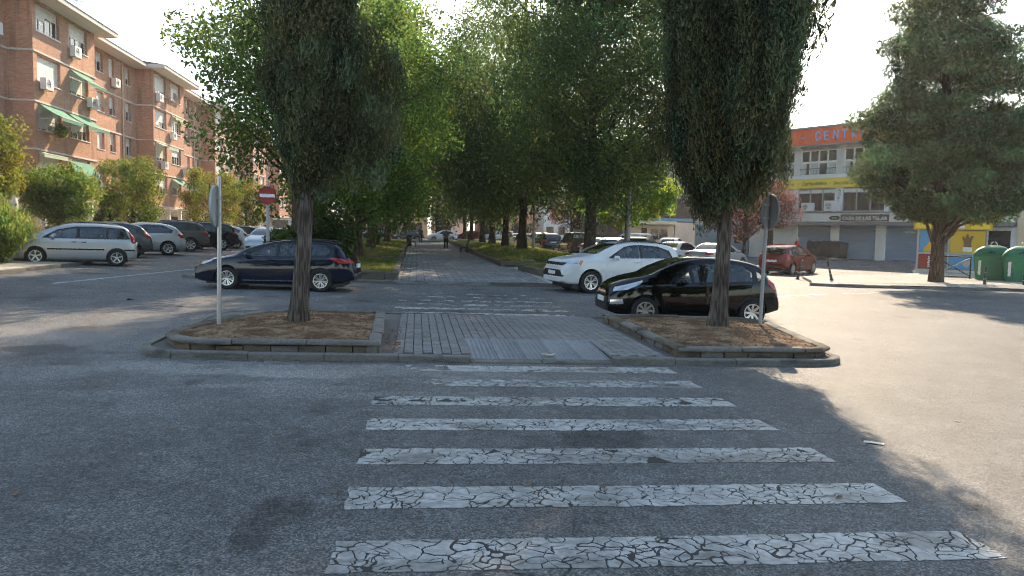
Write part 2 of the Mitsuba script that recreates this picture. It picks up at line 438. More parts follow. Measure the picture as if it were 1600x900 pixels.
# zebra stripes: thermoplastic paint broken into flakes, each stripe a part of the road
def flaky_stripe(rng, x0, x1, y0, y1, cells, worn_left=0.0, gap=.006, keep=1.0):
    n = cells
    pts = np.stack([rng.uniform(x0, x1, n), y0 + (y1 - y0) * rng.beta(.8, .8, n)], 1)
    rect = sg.box(x0, y0, x1, y1)
    vor = shapely.voronoi_polygons(sg.MultiPoint(pts), extend_to=rect.buffer(.3))
    out = []

    def wob(xy):
        p = np.c_[xy, np.zeros(len(xy))]
        d = np.stack([meshkit.fbm(p * 9 + 3.1, 3, 1) - .5, meshkit.fbm(p * 9 + 7.7, 3, 2) - .5], 1)
        e = np.stack([meshkit.noise(p * 48 + 1.1, 3), meshkit.noise(p * 48 + 5.7, 4)], 1) - .5
        return xy + d * .10 + e * .026
    big = shapely.transform(rect.segmentize(.02), lambda q: q + (np.stack([meshkit.fbm(np.c_[q * 7, q[:, :1] * 0 + 2], 3, 5), meshkit.fbm(np.c_[q * 14, q[:, :1] * 0 + 9], 3, 6)], 1) - .5) * [.05, .035]).buffer(-.004)
    for g in vor.geoms:
        g = shapely.transform(g.segmentize(.014), wob).buffer(0).intersection(big)
        if g.is_empty or g.area < 2e-4:
            continue
        c = g.centroid
        if worn_left and c.x < x0 + worn_left and rng.random() < .75 - .5 * (c.x - x0) / worn_left:
            continue
        if rng.random() > keep:
            continue
        out.append(g)
    # some cracks never opened: join a few neighbours again
    rng.shuffle(out)
    i = 0
    res = []
    used = set()
    for a in range(len(out)):
        if a in used:
            continue
        g = out[a]
        if rng.random() < .6:
            for b in range(a + 1, len(out)):
                if b not in used and g.distance(out[b]) < 1e-6 and g.buffer(.002).intersection(out[b]).area > 2e-4:
                    g = shapely.union_all([g.buffer(.001), out[b].buffer(.001)]).buffer(-.001)
                    used.add(b)
                    break
        w = gap * rng.choice([.35, .7, 1.0, 1.6, 2.2])
        g = g.buffer(-w).buffer(-.004).buffer(.004).simplify(.0025)
        if not g.is_empty:
            res.append(g)
    # dead-end cracks that taper into the flakes
    cuts = []
    for _ in range(int(cells * .7)):
        p = np.array([rng.uniform(x0, x1), rng.uniform(y0, y1)])
        a = rng.uniform(0, 2 * PI)
        m_ = rng.integers(3, 7)
        w0 = rng.uniform(.003, .009)
        for j in range(m_):
            a += rng.normal(0, .6)
            q = p + rng.uniform(.015, .05) * np.array([math.cos(a), math.sin(a)])
            cuts.append(sg.LineString([p, q]).buffer(w0 * (1 - j / m_) + .001, quad_segs=2))
            p = q
    cuts = shapely.union_all(cuts)
    res = [g.difference(cuts).simplify(.0025) for g in res]
    v, f = extrude(shapely.MultiPolygon([p for g in res for p in getattr(g, 'geoms', [g]) if p.area > 2e-4]), .0035, .0015)
    return drape(v), f


rng = np.random.default_rng(5)
for k, (y, n) in enumerate(((3.98, 190), (4.91, 185), (5.86, 175), (6.87, 175), (7.86, 175), (8.85, 170), (9.78, 110))):
    x0 = -.46 if k < 5 else -.15
    if k < 5:
        v, f = extrude(sg.box(x0 + .02, y + .02, 3.45, y + .41).segmentize(.5), .0012, .0004)
        obj('stripe_bedding', (drape(v), f), 'm_tar', 'road')
    obj('crosswalk_stripe', flaky_stripe(rng, x0, 3.47, y, y + .43, n, (.0, .0, .05, .0, .12, .45, .6)[k], (.0046, .0038, .0036, .0044, .0062, .008, .005)[k], (1, 1, .99, 1, .97, .92, .92)[k]), 'm_paint', 'road', label='cracked white crosswalk stripe' if k == 0 else None)
for k, y in enumerate((16.35, 17.35, 18.35, 19.35, 20.35, 21.4)):
    obj('crosswalk_stripe', flaky_stripe(rng, -.5, 3.5, y, y + .42, 80, .2, .014, (.95, .8, .45, .4, .35, .3)[k]), 'm_paint', 'road')
# right side lane marks, faint
for a, b in (((9.5, 22.0), (13.5, 24.0)), ((14.2, 24.2), (17.5, 25.3)), ((-9.5, 21.5), (-8.2, 30.0)), ((-8.0, 33), (-7.2, 40))):
    d = np.subtract(b, a) / np.hypot(*np.subtract(b, a)); s = np.array([-d[1], d[0]]) * .05
    q = sg.Polygon([a + s, b + s, b - s, a - s]).segmentize(.5)
    v, f = extrude(q, .003, .002)
    obj('lane_line', (drape(v), f), 'm_paint', 'road')


# ---- the island between the two carriageways
def arc(cx, cy, r, a0, a1, n=10):
    return [(cx + r * math.cos(math.radians(a)), cy + r * math.sin(math.radians(a))) for a in np.linspace(a0, a1, n)]


def densify(pts, step):
    ls = sg.LineString(pts)
    n = max(2, int(round(ls.length / step)) + 1)
    return np.array([ls.interpolate(t).coords[0] for t in np.linspace(0, ls.length, n)])


def strip_pieces(path, seg, prof, name, parent, m, rng, gap=.008, jitter=.006, maxn=400, closed=False):
    """stones of length seg along a path; prof: section as (offset to the left of the path, z) points, counterclockwise seen along the path"""
    ls = sg.LineString(list(path) + ([path[0]] if closed else []))
    n = max(1, int(round(ls.length / seg)))
    prof = np.asarray(prof, float)
    keys = []
    for i in range(n):
        t0, t1 = ls.length * i / n + gap / 2, ls.length * (i + 1) / n - gap / 2
        ts = np.linspace(t0, t1, max(2, int((t1 - t0) / .25) + 1))
        dz, do = rng.normal(0, jitter), rng.normal(0, jitter)
        rows = []
        for t in ts:
            p = np.array(ls.interpolate(t).coords[0]); q = np.array(ls.interpolate(min(t + .02, ls.length)).coords[0]); o = np.array(ls.interpolate(max(t - .02, 0)).coords[0])
            d = (q - o) / (np.linalg.norm(q - o) + 1e-9)
            l = np.array([-d[1], d[0]])
            z = float(ground_z(p[0], p[1]))
            rows.append([[*(p + l * (a + do)), z + h + dz * (h > .02)] for a, h in prof])
        rows = np.array(rows)
        m_, k = rows.shape[:2]
        v = rows.reshape(-1, 3)
        f = []
        for a in range(m_ - 1):
            for b in range(k):
                b2 = (b + 1) % k
                f += [[a * k + b, a * k + b2, (a + 1) * k + b2], [a * k + b, (a + 1) * k + b2, (a + 1) * k + b]]
        for b in range(1, k - 1):
            f += [[0, b + 1, b], [(m_ - 1) * k, (m_ - 1) * k + b, (m_ - 1) * k + b + 1]]
        keys.append((v, np.array(f)))
    for v, f in keys[:maxn]:
        obj(name, (v, f), m if isinstance(m, str) else m[rng.integers(len(m))], parent, smooth=40)
    if keys[maxn:]:
        b = MB()
        for v, f in keys[maxn:]:
            b.add(v, f)
        obj(name + '_row', b.get(), m, parent, smooth=40, kind='stuff')


RA = arc(5.75, 11.14, .72, -90, 5, 9)[1:] + [(6.88, 13.3)]
RB = arc(6.2, 14.9, .75, 10, 95, 6) + [(-2.4, 15.75)]
LA = arc(-3.0, 14.9, .85, 100, 185, 7) + arc(-3.05, 11.15, .73, 180, 262, 9)
ISL = [(-2.9, 10.42), (5.6, 10.42)] + RA + RB + LA
island = struct('island_paving', (lambda v, f: (drape(v), f))(*extrude(sg.Polygon(ISL).buffer(-.11).difference(sg.box(.72, 9, 2.79, 12.12)).segmentize(.6), .075, 0.0)), 'm_joint', 'paved traffic island between the two planters')
KERB = [(0, 0), (0, .08), (.015, .093), (.03, .098), (.13, .098), (.13, 0)]
# the kerb dips to the road where people cross, at the front and the back
front_a = [(-2.9, 10.42), (.75, 10.42)]
front_b = [(2.75, 10.42), (5.6, 10.42)]
krng = np.random.default_rng(8)


def rev(p):
    return [(-a, h) for a, h in p][::-1]


strip_pieces(LA + front_a, .95, KERB, 'kerb_stone', island, 'm_stone', krng)
strip_pieces(front_b + RA, .95, KERB, 'kerb_stone', island, 'm_stone', krng)
strip_pieces([(.75, 10.42), (2.75, 10.42)], 1.0, [(0, 0), (0, .018), (.02, .025), (.13, .04), (.13, 0)], 'kerb_stone', island, 'm_stone', krng)
strip_pieces([(6.88, 13.3)] + RB, .95, KERB, 'kerb_stone', island, 'm_stone', krng)
# pavers, 13 x 26 cm, running bond; the kerb-side apron of tactile tiles slopes to the road
prng = np.random.default_rng(2)
far_p = MB()
count = 0
dip = lambda x, y: -.062 * np.clip((12.0 - y) / 1.5, 0, 1) * np.clip((min(x - .55, 2.95 - x)) / .3, 0, 1)
for r in range(25):
    for c in range(30):
        x0 = -.30 + c * .134
        y0 = 10.58 + r * .205 + (.102 if c % 2 else 0)
        x1, y1 = x0 + .123, min(y0 + .194, 15.58)
        xm, ym = x0 + .06, (y0 + y1) / 2
        if y1 - y0 < .05 or x1 > 3.66 or (.74 < xm < 2.78 and ym < 12.1):
            continue
        z = float(ground_z(xm, ym)) + .097 + prng.normal(0, .0012)
        b = MB().box(x0, x1, y0, y1, z - .03, z)
        v, f = b.get()
        v[4:, :2] += (np.array([xm, ym]) - v[4:, :2]) * .03
        if count < 290:
            obj('paver', (v, f), f'm_paver_{prng.integers(3)}', island)
            count += 1
        else:
            far_p.add(v, f)
obj('paver_field', far_p.get(), 'm_paver_1', island, kind='stuff')
for r in range(4):
    for c in range(5):
        x0, y0 = .75 + c * .405, 10.58 + r * .385
        b = MB()
        g = 6
        xs, ys = np.linspace(x0, x0 + .395, 2), np.linspace(y0, y0 + .375, 2)
        za = [[float(ground_z(x, y)) + .100 - .062 * min(1, max(0, (12.1 - y) / 1.55)) for x in xs] for y in ys]
        v = [[xs[0], ys[0], za[0][0] - .03], [xs[1], ys[0], za[0][1] - .03], [xs[1], ys[1], za[1][1] - .03], [xs[0], ys[1], za[1][0] - .03],
             [xs[0], ys[0], za[0][0]], [xs[1], ys[0], za[0][1]], [xs[1], ys[1], za[1][1]], [xs[0], ys[1], za[1][0]]]
        b.add(v, BF)
        for i in range(g):
            for j in range(g):
                x, y = x0 + .395 * (i + .5) / g, y0 + .375 * (j + .5) / g
                z = np.interp(y, ys, [za[0][0], za[1][0]]) - .001
                s, t = .017, .009
                b.add([[x - s, y - s, z], [x + s, y - s, z], [x + s, y + s, z], [x - s, y + s, z], [x - t, y - t, z + .006], [x + t, y - t, z + .006], [x + t, y + t, z + .006], [x - t, y + t, z + .006]], BF)
        obj('tactile_tile', b.get(), 'm_tactile', island)

# ---- the two stone planters on the island
PL = [(-.50, 10.62), (-.60, 14.62)] + arc(-2.1, 13.7, .95, 95, 170, 6) + [(-3.36, 12.6)] + arc(-2.66, 11.50, .87, 175, 262, 9)
PR = [(3.76, 10.64), (5.75, 10.64)] + arc(5.78, 11.15, .50, -85, 5, 7) + [(6.66, 13.3)] + arc(6.0, 14.05, .78, 0, 90, 6) + [(3.70, 14.95)]


def planter(outline, label, seed):
    k = thing('stone_planter', label, 'planter')
    r = np.random.default_rng(seed)
    poly = sg.Polygon(outline)
    if not poly.exterior.is_ccw:
        outline = outline[::-1]
    ring = np.array(sg.Polygon(outline).exterior.coords)
    # section: path runs counterclockwise, its left is the inside
    strip_pieces(ring, .36, [(.02, .06), (.02, .165), (.16, .165), (.16, .06)], 'wall_stone', k, ('m_stone_dark', 'm_stone_brown', 'm_stone', 'm_stone_dark'), r, gap=.016, jitter=.010)
    strip_pieces(ring, 1.0, [(.035, .166), (-.010, .168), (-.025, .185), (-.022, .212), (.0, .232), (.05, .24), (.12, .238), (.15, .222), (.16, .168)], 'cap_stone', k, ('m_stone', 'm_stone_dark', 'm_stone'), r, gap=.010, jitter=.006)
    inner = sg.Polygon(outline).buffer(-.14)
    x0, y0, x1, y1 = inner.bounds
    g = .09
    xs, ys = np.arange(x0, x1 + g, g), np.arange(y0, y1 + g, g)
    X, Y = np.meshgrid(xs, ys)
    P = np.stack([X, Y], -1).reshape(-1, 2)
    c = inner.centroid
    ins = shapely.contains_xy(inner.buffer(.05), P[:, 0], P[:, 1])
    dist = shapely.distance(shapely.points(P), inner.exterior)
    z = ground_z(P[:, 0], P[:, 1]) + .205 + .05 * np.clip(dist / .9, 0, 1) + .05 * (meshkit.fbm(np.c_[P * 2.5, P[:, :1] * 0], 4, seed) - .5)
    w = len(xs)
    fs = []
    idx = np.arange(len(P)).reshape(len(ys), w)
    for a, b_, c_, d in zip(idx[:-1, :-1].ravel(), idx[:-1, 1:].ravel(), idx[1:, 1:].ravel(), idx[1:, :-1].ravel()):
        if ins[a] and ins[b_] and ins[c_] and ins[d]:
            fs += [[a, b_, c_], [a, c_, d]]
    used = np.unique(fs)
    remap = -np.ones(len(P), int); remap[used] = np.arange(len(used))
    obj('soil', (np.c_[P, z][used], remap[np.array(fs)]), 'm_soil', k, True)
    # dry needles, twigs and small cones lying on the soil
    b = MB()
    n = 0
    cone = m3.Manifold.sphere(.014, 6).scale([1, 1, .8]).to_mesh()
    while n < 900:
        x, y = r.uniform(x0, x1), r.uniform(y0, y1)
        if not inner.buffer(-.06).contains(sg.Point(x, y)):
            continue
        dd = inner.exterior.distance(sg.Point(x, y))
        zz = float(ground_z(x, y)) + .205 + .05 * min(1, dd / .9) + .05 * (float(meshkit.fbm(np.array([[x * 2.5, y * 2.5, 0]]), 4, seed)[0]) - .5)
        if n % 3:
            a, l = r.uniform(0, 2 * PI), r.uniform(.03, .09)
            b.bar((x, y, zz + .006), (x + l * math.cos(a), y + l * math.sin(a), zz + .008), .006, .005)
        else:
            s = r.uniform(.7, 1.5)
            b.add(cone.vert_properties[:, :3] * s + [x, y, zz + .006], cone.tri_verts)
        n += 1
    obj('needle_litter', b.get(), 'm_brown', k, kind='stuff')
    return k


planter(PL, 'low stone planter with rounded corner left of the island paving', 11)
planter(PR, 'low stone planter right of the island paving, in front of the black hatchback', 12)
# ================================================================ the tree-lined walkway and its raised beds
def flat(poly, lift, h=.05, seg=1.0):
    v, f = extrude(poly.segmentize(seg), h, lift - h)
    return drape(v), f


def grid_poly(poly, lift, g=.5, mound=0.0, amp=0.0, seed=0, gy=None):
    x0, y0, x1, y1 = poly.bounds
    xs, ys = np.arange(x0, x1 + g, g).clip(x0, x1), np.arange(y0, y1 + (gy or g), gy or g).clip(y0, y1)
    X, Y = np.meshgrid(xs, ys)
    P = np.stack([X, Y], -1).reshape(-1, 2)
    d = shapely.distance(shapely.points(P), poly.exterior)
    inside = shapely.contains_xy(poly.buffer(g * .55), P[:, 0], P[:, 1])
    z = ground_z(P[:, 0], P[:, 1]) + lift + mound * np.clip(d / 1.6, 0, 1) ** .7 + amp * (meshkit.fbm(np.c_[P * 1.1, P[:, :1] * 0], 4, seed) - .5) * np.clip(d / .4, 0, 1)
    w = len(xs)
    idx = np.arange(len(P)).reshape(len(ys), w)
    q = np.stack([idx[:-1, :-1], idx[:-1, 1:], idx[1:, 1:], idx[1:, :-1]], -1).reshape(-1, 4)
    q = q[inside[q].all(1)]
    f = np.vstack([q[:, [0, 1, 2]], q[:, [0, 2, 3]]])
    u = np.unique(f); m = np.zeros(len(P), int); m[u] = np.arange(len(u))
    return np.c_[P, z][u], m[f]


walk = struct('walkway', flat(sg.box(-1.1, 25.3, 4.5, 112), .10), 'm_walk', 'wide paved walkway under the trees')
struct('path', flat(sg.Polygon([(-7.2, 25.3), (-1.1, 25.3), (-1.1, 108), (-7.2, 108)]), .08), 'm_pavement')
struct('path', flat(sg.Polygon([(4.5, 25.3), (10.2, 25.3), (10.2, 108), (4.5, 108)]), .08), 'm_pavement')
wr = np.random.default_rng(3)
strip_pieces([(-7.3, 25.15), (-.7, 25.15)], 1.0, KERB, 'kerb_stone', walk, 'm_stone', wr)
strip_pieces([(-.7, 25.15), (2.4, 25.15)], 1.0, [(0, 0), (0, .02), (.02, .03), (.15, .10), (.15, 0)], 'kerb_stone', walk, 'm_stone', wr)
strip_pieces([(2.4, 25.15), (10.2, 25.15)], 1.0, [(0, 0), (0, .11), (.02, .13), (.15, .13), (.15, 0)], 'kerb_stone', walk, 'm_stone', wr)
# courses of pavers close enough to be told apart: long slabs beside the dropped kerb
BEDWALL = [(0, .08), (-.01, .40), (.02, .43), (.17, .43), (.19, .40), (.19, .08)]


def bed(poly_pts, label, seed, mound=.18, blades=6000, maxn=60):
    k = thing('raised_bed', label, 'flower bed')
    r = np.random.default_rng(seed)
    P = sg.Polygon(poly_pts)
    ring = np.array(sg.polygon.orient(P).exterior.coords)
    prof = [(a, h) for a, h in BEDWALL]
    strip_pieces(ring, 1.0, [(0, .08), (-.01, .34), (.02, .37), (.17, .37), (.19, .34), (.19, .08)], 'edge_stone', k, 'm_stone_dark', r, gap=.015, jitter=.008, maxn=maxn)
    inner = P.buffer(-.16)
    v, f = grid_poly(inner, .30, .5 if P.area < 120 else .8, mound, .06, seed, None if P.area < 120 else 1.5)
    obj('lawn', (v, f), 'm_lawn', k, True)
    # grass blades
    x0, y0, x1, y1 = inner.bounds
    n = blades
    u = r.random(n * 2) ** 1.6
    pts = np.stack([r.uniform(x0, x1, n * 2), y0 + (min(y1, y0 + 30) - y0) * u], 1)
    pts = pts[shapely.contains_xy(inner, pts[:, 0], pts[:, 1])][:n]
    d = shapely.distance(shapely.points(pts), inner.exterior)
    z = ground_z(pts[:, 0], pts[:, 1]) + .29 + mound * np.clip(d / 1.6, 0, 1) ** .7
    h = r.uniform(.05, .16, len(pts)) * (.6 + .8 * meshkit.fbm(np.c_[pts * 1.5, pts[:, :1] * 0], 3, seed))
    a = r.uniform(0, 2 * PI, len(pts))
    wdt = .012 + .02 * np.clip((pts[:, 1] - 25) / 40, 0, 1)
    lx, ly = np.cos(a) * wdt, np.sin(a) * wdt
    lean = r.normal(0, .05, (len(pts), 2))
    V = np.stack([np.c_[pts[:, 0] - lx, pts[:, 1] - ly, z], np.c_[pts[:, 0] + lx, pts[:, 1] + ly, z], np.c_[pts + lean, z + h]], 1)
    dry = np.clip(meshkit.fbm(np.c_[pts * .9, pts[:, :1] * 0], 3, seed + 5) * 2.2 - .6, 0, 1)[:, None]
    col = (np.array([.15, .24, .045]) * (1 - dry) + np.array([.32, .27, .11]) * dry) * r.uniform(.7, 1.3, (len(pts), 1))
    nv = len(pts) * 3
    obj('grass', (V.reshape(-1, 3), np.arange(nv).reshape(-1, 3)), 'm_leaf', k, kind='stuff', color=np.repeat(col, 3, 0))
    return k


bed([(-7.0, 25.45), (-.62, 25.45), (-.68, 36.5), (-7.0, 36.5)], 'raised lawn bed behind the dark blue estate car', 21, .10, 16000)
bed([(-7.0, 38.8), (-.72, 38.8), (-.82, 58), (-7.0, 58)], 'second raised lawn bed along the left of the walkway', 22, .15, 12000, 40)
bed([(-7.0, 60), (-.85, 60), (-.95, 98), (-7.0, 98)], 'farthest raised lawn bed along the left of the walkway', 23, .15, 5000, 12)
bed([(4.48, 33.9), (5.15, 26.4), (9.9, 26.2), (10.0, 36.0), (6.2, 36.0)], 'small wedge of lawn behind the white crossover car', 24, .10, 14000)
bed([(4.02, 36.6), (10.0, 37.9), (10.0, 98), (3.95, 98)], 'long raised lawn bed with a row of trees right of the walkway', 25, .30, 22000, 60)
struct('lawn', grid_poly(sg.box(-7, 100.5, 16, 106), .25, 2.0, .1, .05, 3), 'm_lawn', 'strip of sunlit grass closing the walkway', True)

# ---- pavement and parking strip on the left, plaza on the right
LP = sg.Polygon([(-12.0, 18), (-12.1, 29.3), (-12.4, 31.2), (-13.6, 31.5), (-22, 28), (-22, 18)])
pv = struct('pavement', flat(LP, .10), 'm_dust', 'sandy pavement with shrubs at the left kerb')
strip_pieces([(-11.95, 18), (-12.05, 29.3), (-12.35, 31.2), (-13.5, 31.6)][::-1], 1.0, rev(KERB) if False else KERB, 'kerb_stone', pv, 'm_stone', wr, maxn=14)
struct('forecourt', flat(sg.Polygon([(-18.0, 28), (-18.6, 150), (-27, 150), (-27, 28)]), .09), 'm_pavement')
# right-hand pavement tip with the tree, bollards and bins; edge follows the kerb seen in front of the tree
RP = sg.Polygon([(15.2, 28.0), (16.2, 27.35), (19.0, 26.75), (21.0, 26.15), (23.5, 25.2), (27, 24.0), (40, 20.0), (60, 20), (60, 44), (42, 44), (33, 44), (26.5, 38.4), (24.2, 34.6), (19.0, 33.6), (17.2, 32.6), (16.0, 29.6)])
rp = struct('pavement', flat(RP, .11, .11), 'm_pavement', 'sunlit pavement corner under the blue-green conifer')
strip_pieces([(15.1, 28.05), (16.2, 27.25), (19.0, 26.65), (21.0, 26.05), (23.5, 25.1), (27, 23.9), (34, 21.7)], 1.0, [(0, 0), (0, .10), (.02, .12), (.15, .12), (.15, 0)], 'kerb_stone', rp, 'm_stone', wr)
struct('plaza', flat(sg.Polygon([(33, 44.2), (42, 44.2), (60, 44.2), (60, 30), (47, 26), (39.9, 38.4), (20, 73), (20, 66), (24, 60), (26, 52)]), .03, .05), 'm_pavement')
# ================================================================ brick apartment building on the left
XF, XR = -22.2, -23.6          # projecting and recessed facade
LEDGE = (6.07, 8.86, 11.75)
SILL = (4.45, 7.26, 10.08, 12.98)
brng = np.random.default_rng(17)
bld = thing('apartment_building', 'long five-storey brick apartment building with green awnings and white shutters', 'building')
BLOCKS = [(48.5, 57.2), (69.0, 77.6), (88.9, 97.5), (108.9, 117.5), (128.9, 137.5)]


def cutbox(x0, x1, y0, y1, z0, z1):
    return m3.Manifold.cube([x1 - x0, y1 - y0, z1 - z0]).translate([x0, y0, z0])


def window_set(x, y0, y1, z0, z1, shut, parent, detail=True, ajar=None):
    """window in an opening whose outer face is at x (facing +x); shut 0..1 is how far the roller blind is down"""
    xi = x - .20
    b = MB()
    t = .05
    b.box(xi - .05, xi + .02, y0, y1, z0, z0 + t); b.box(xi - .05, xi + .02, y0, y1, z1 - .16, z1)
    b.box(xi - .05, xi + .02, y0, y0 + t, z0 + t, z1 - .16); b.box(xi - .05, xi + .02, y1 - t, y1, z0 + t, z1 - .16)
    n = max(1, int(round((y1 - y0) / .75)))
    for i in range(1, n):
        y = y0 + (y1 - y0) * i / n
        b.box(xi - .045, xi + .015, y - .03, y + .03, z0 + t, z1 - .16)
    w = obj('window', b.get(), 'm_white', parent)
    obj('pane', box(xi - .035, xi - .025, y0 + t, y1 - t, z0 + t, z1 - .16), 'm_window', w)
    if shut > .02:
        zb = z1 - .16 - (z1 - z0 - .22) * shut
        if n > 1 and detail:
            cut = y0 + (y1 - y0) * (.5 if n % 2 == 0 else 1 / n)
            zb2 = z1 - .16 - (z1 - z0 - .22) * min(1, max(0, shut + brng.uniform(-.35, .2)))
            obj('shutter', box(xi - .018, xi + .005, y0 + t, cut - .03, zb, z1 - .16), 'm_shutter', w)
            obj('shutter', box(xi - .018, xi + .005, cut + .03, y1 - t, zb2, z1 - .16), 'm_shutter', w)
        else:
            obj('shutter', box(xi - .018, xi + .005, y0 + t, y1 - t, zb, z1 - .16), 'm_shutter', w)
    obj('sill', box(xi + .02, x + .06, y0 - .06, y1 + .06, z0 - .06, z0 - .002), 'm_white', w)
    return w


def ac_unit(x, y, z, parent, s=1.0):
    """outdoor unit hung on the wall facing +x"""
    w, h, d = .82 * s, .58 * s, .30 * s
    m = m3.Manifold.cube([d, w, h]).translate([x + .10, y, z])
    m = m - m3.Manifold.cylinder(.06, .23 * s, .23 * s, 28).rotate([0, 90, 0]).translate([x + .10 + d - .03, y + w * .36, z + h * .5])
    k = obj('air_conditioner', m, 'm_white', parent)
    b = MB()
    for r in (.05, .10, .15, .20):
        a = np.linspace(0, 2 * PI, 19)
        b.tube(np.stack([np.full(19, x + .10 + d - .005), y + w * .36 + r * s * np.cos(a), z + h * .5 + r * s * np.sin(a)], 1), .006, 4, False)
    b.box(x + .10 + d - .029, x + .10 + d - .022, y + w * .36 - .22 * s, y + w * .36 + .22 * s, z + h * .5 - .02, z + h * .5 + .02)
    obj('grille', b.get(), 'm_grey_paint', k)
    b = MB()
    b.bar((x, y + .1, z - .02), (x + .4, y + .1, z - .02), .03); b.bar((x, y + w - .1, z - .02), (x + .4, y + w - .1, z - .02), .03)
    obj('bracket', b.get(), 'm_grey_paint', k)


def awning(x, y0, y1, ztop, out, drop, parent, m='m_awning'):
    """sloping canvas facing +x with a short valance and its arms"""
    b = MB()
    n = 8
    prof = [(x + .05 + out * t, ztop - drop * t - .06 * math.sin(PI * t)) for t in np.linspace(0, 1, n)]
    prof += [(x + .05 + out + .004, ztop - drop - .2)]
    v, f = [], []
    for th in (0, .012):
        for px, pz in prof:
            for y in (y0, y1):
                v.append([px, y, pz - th])
    k = len(prof)
    for o, fl in ((0, 1), (2 * k, -1)):
        for i in range(k - 1):
            a = o + 2 * i
            q = [[a, a + 2, a + 3], [a, a + 3, a + 1]]
            f += [t[::fl] for t in q]
    aw = obj('awning', (np.array(v), np.array(f)), m, parent)
    b = MB()
    for y in (y0 + .05, y1 - .05):
        b.tube([(x, y, ztop - drop * 1.15), (x + out, y, ztop - drop - .02)], .016, 6)
    b.tube([(x + .05 + out, y0, ztop - drop - .0), (x + .05 + out, y1, ztop - drop - .0)], .022, 6)
    obj('arm', b.get(), 'm_white', aw)


def dish(x, y, z, r, parent):
    prof = [(0.001, 0)] + [(r * t, .35 * r * t * t) for t in np.linspace(.15, 1, 7)]
    prof += [(r * t, .35 * r * t * t - .015) for t in np.linspace(1, .15, 7)] + [(.001, -.015)]
    v, f = lathe(prof, 24)
    d = np.array([.82, .45, .35]); d /= np.linalg.norm(d)
    a = np.cross(d, [0, 0, 1]); a /= np.linalg.norm(a); c = np.cross(a, d)
    v = v[:, :1] * a + v[:, 1:2] * c + v[:, 2:3] * d + np.array([x + .45, y, z])
    k = obj('satellite_dish', (v, f), 'm_sign_grey', parent, smooth=40)
    b = MB()
    b.tube([(x, y, z - .25), (x + .3, y, z - .25), (x + .42, y, z - .02)], .02, 6)
    b.tube([(x + .45 + .1, y, z - r * .7), (x + .45 + .42, y + .2, z + .08)], .012, 5)
    obj('mount', b.get(), 'm_grey_paint', k)


WALLS = []
# opening lists per wall: blocks (two wide windows per floor), recesses (three narrow ones)
for bi, (y0, y1) in enumerate(BLOCKS):
    wall = cutbox(XR - .35, XF, y0, y1, 3.35, 14.72)
    ops = []
    for fl in range(4):
        z0 = SILL[fl]; z1 = z0 + (1.52 if fl < 3 else 1.62)
        for a, b_ in ((y0 + .45, y0 + 3.45), (y0 + 4.75, y0 + 7.55)):
            ops.append((fl, a, b_, z0, z1))
            wall = wall - cutbox(XF - .30, XF + .1, a, b_, z0, z1)
    obj('wall', wall, 'm_brick', bld)
    if bi < 3:
        for fl, a, b_, z0, z1 in ops:
            window_set(XF, a, b_, z0, z1, float(brng.choice([.5, .72, .85, .95, 1.0])), bld, True)
    else:
        for fl, a, b_, z0, z1 in ops:
            window_set(XF, a, b_, z0, z1, .7, bld, False)
    b = MB()
    for z in LEDGE:
        b.box(XF - .05, XF + .07, y0 - .06, y1 + .06, z - .05, z + .05)
        b.box(XR, XF - .05, y0 - .07, y0 - .001, z - .05, z + .05)
    b.box(XR - .3, XF + .09, y0 - .05, y1 + .05, 3.2, 3.349)
    obj('ledge', b.get(), 'm_concrete', bld)
RECESS = [(30.0, 48.5)] + [(BLOCKS[i][1], BLOCKS[i + 1][0]) for i in range(4)] + [(137.5, 150)]
for ri, (y0, y1) in enumerate(RECESS):
    wall = cutbox(XR - .35, XR, y0, y1, 3.35, 14.72)
    ops = []
    for fl in range(4):
        z0 = SILL[fl] + .05; z1 = z0 + 1.45
        for d0, d1 in ((8.0, 6.7), (5.6, 4.5), (2.3, 1.15)):
            ops.append((fl, y1 - d0, y1 - d1, z0, z1))
            wall = wall - cutbox(XR - .30, XR + .1, y1 - d0, y1 - d1, z0, z1)
    obj('wall', wall, 'm_brick', bld)
    for fl, a, b_, z0, z1 in ops:
        if ri < 3 or fl > 0:
            window_set(XR, a, b_, z0, z1, float(brng.choice([.4, .6, .8, .98])), bld, False)
    b = MB()
    for z in LEDGE:
        b.box(XR - .05, XR + .06, y0 + .08, y1 - .08, z - .05, z + .05)
    b.box(XR - .3, XR + .08, y0 + .06, y1 - .06, 3.2, 3.349)
    obj('ledge', b.get(), 'm_concrete', bld)
    if ri < 4:
        obj('drain_pipe', MB().tube([(XR + .09, y1 - 3.1, 3.4), (XR + .09, y1 - 3.1, 14.6)], .06, 8).get(), 'm_sandstone', bld, True)
# details seen on the nearest bays
A0 = BLOCKS[0][0]
awning(XF, A0 + .55, A0 + 3.5, 8.75, 1.25, .75, bld)
awning(XF, A0 + 4.2, A0 + 7.6, 8.75, 1.25, .75, bld)
awning(XF, A0 + 4.75, A0 + 7.6, 11.6, 1.1, .75, bld)
awning(XF, A0 + 4.4, A0 + 7.9, 5.75, .75, 1.45, bld)
awning(XF, A0 + .4, A0 + 3.55, 5.95, .25, .10, bld, 'm_awning_pale')
B0 = BLOCKS[1][0]
awning(XF, B0 + .5, B0 + 3.4, 8.75, 1.0, .35, bld, 'm_awning_pale')
awning(XF, B0 + 4.8, B0 + 7.6, 11.6, .35, .15, bld, 'm_awning_pale')
awning(XF, B0 + 4.6, B0 + 7.9, 5.9, 1.1, .7, bld)
C0 = BLOCKS[2][0]
awning(XF, C0 + .5, C0 + 3.4, 5.9, .9, .7, bld)
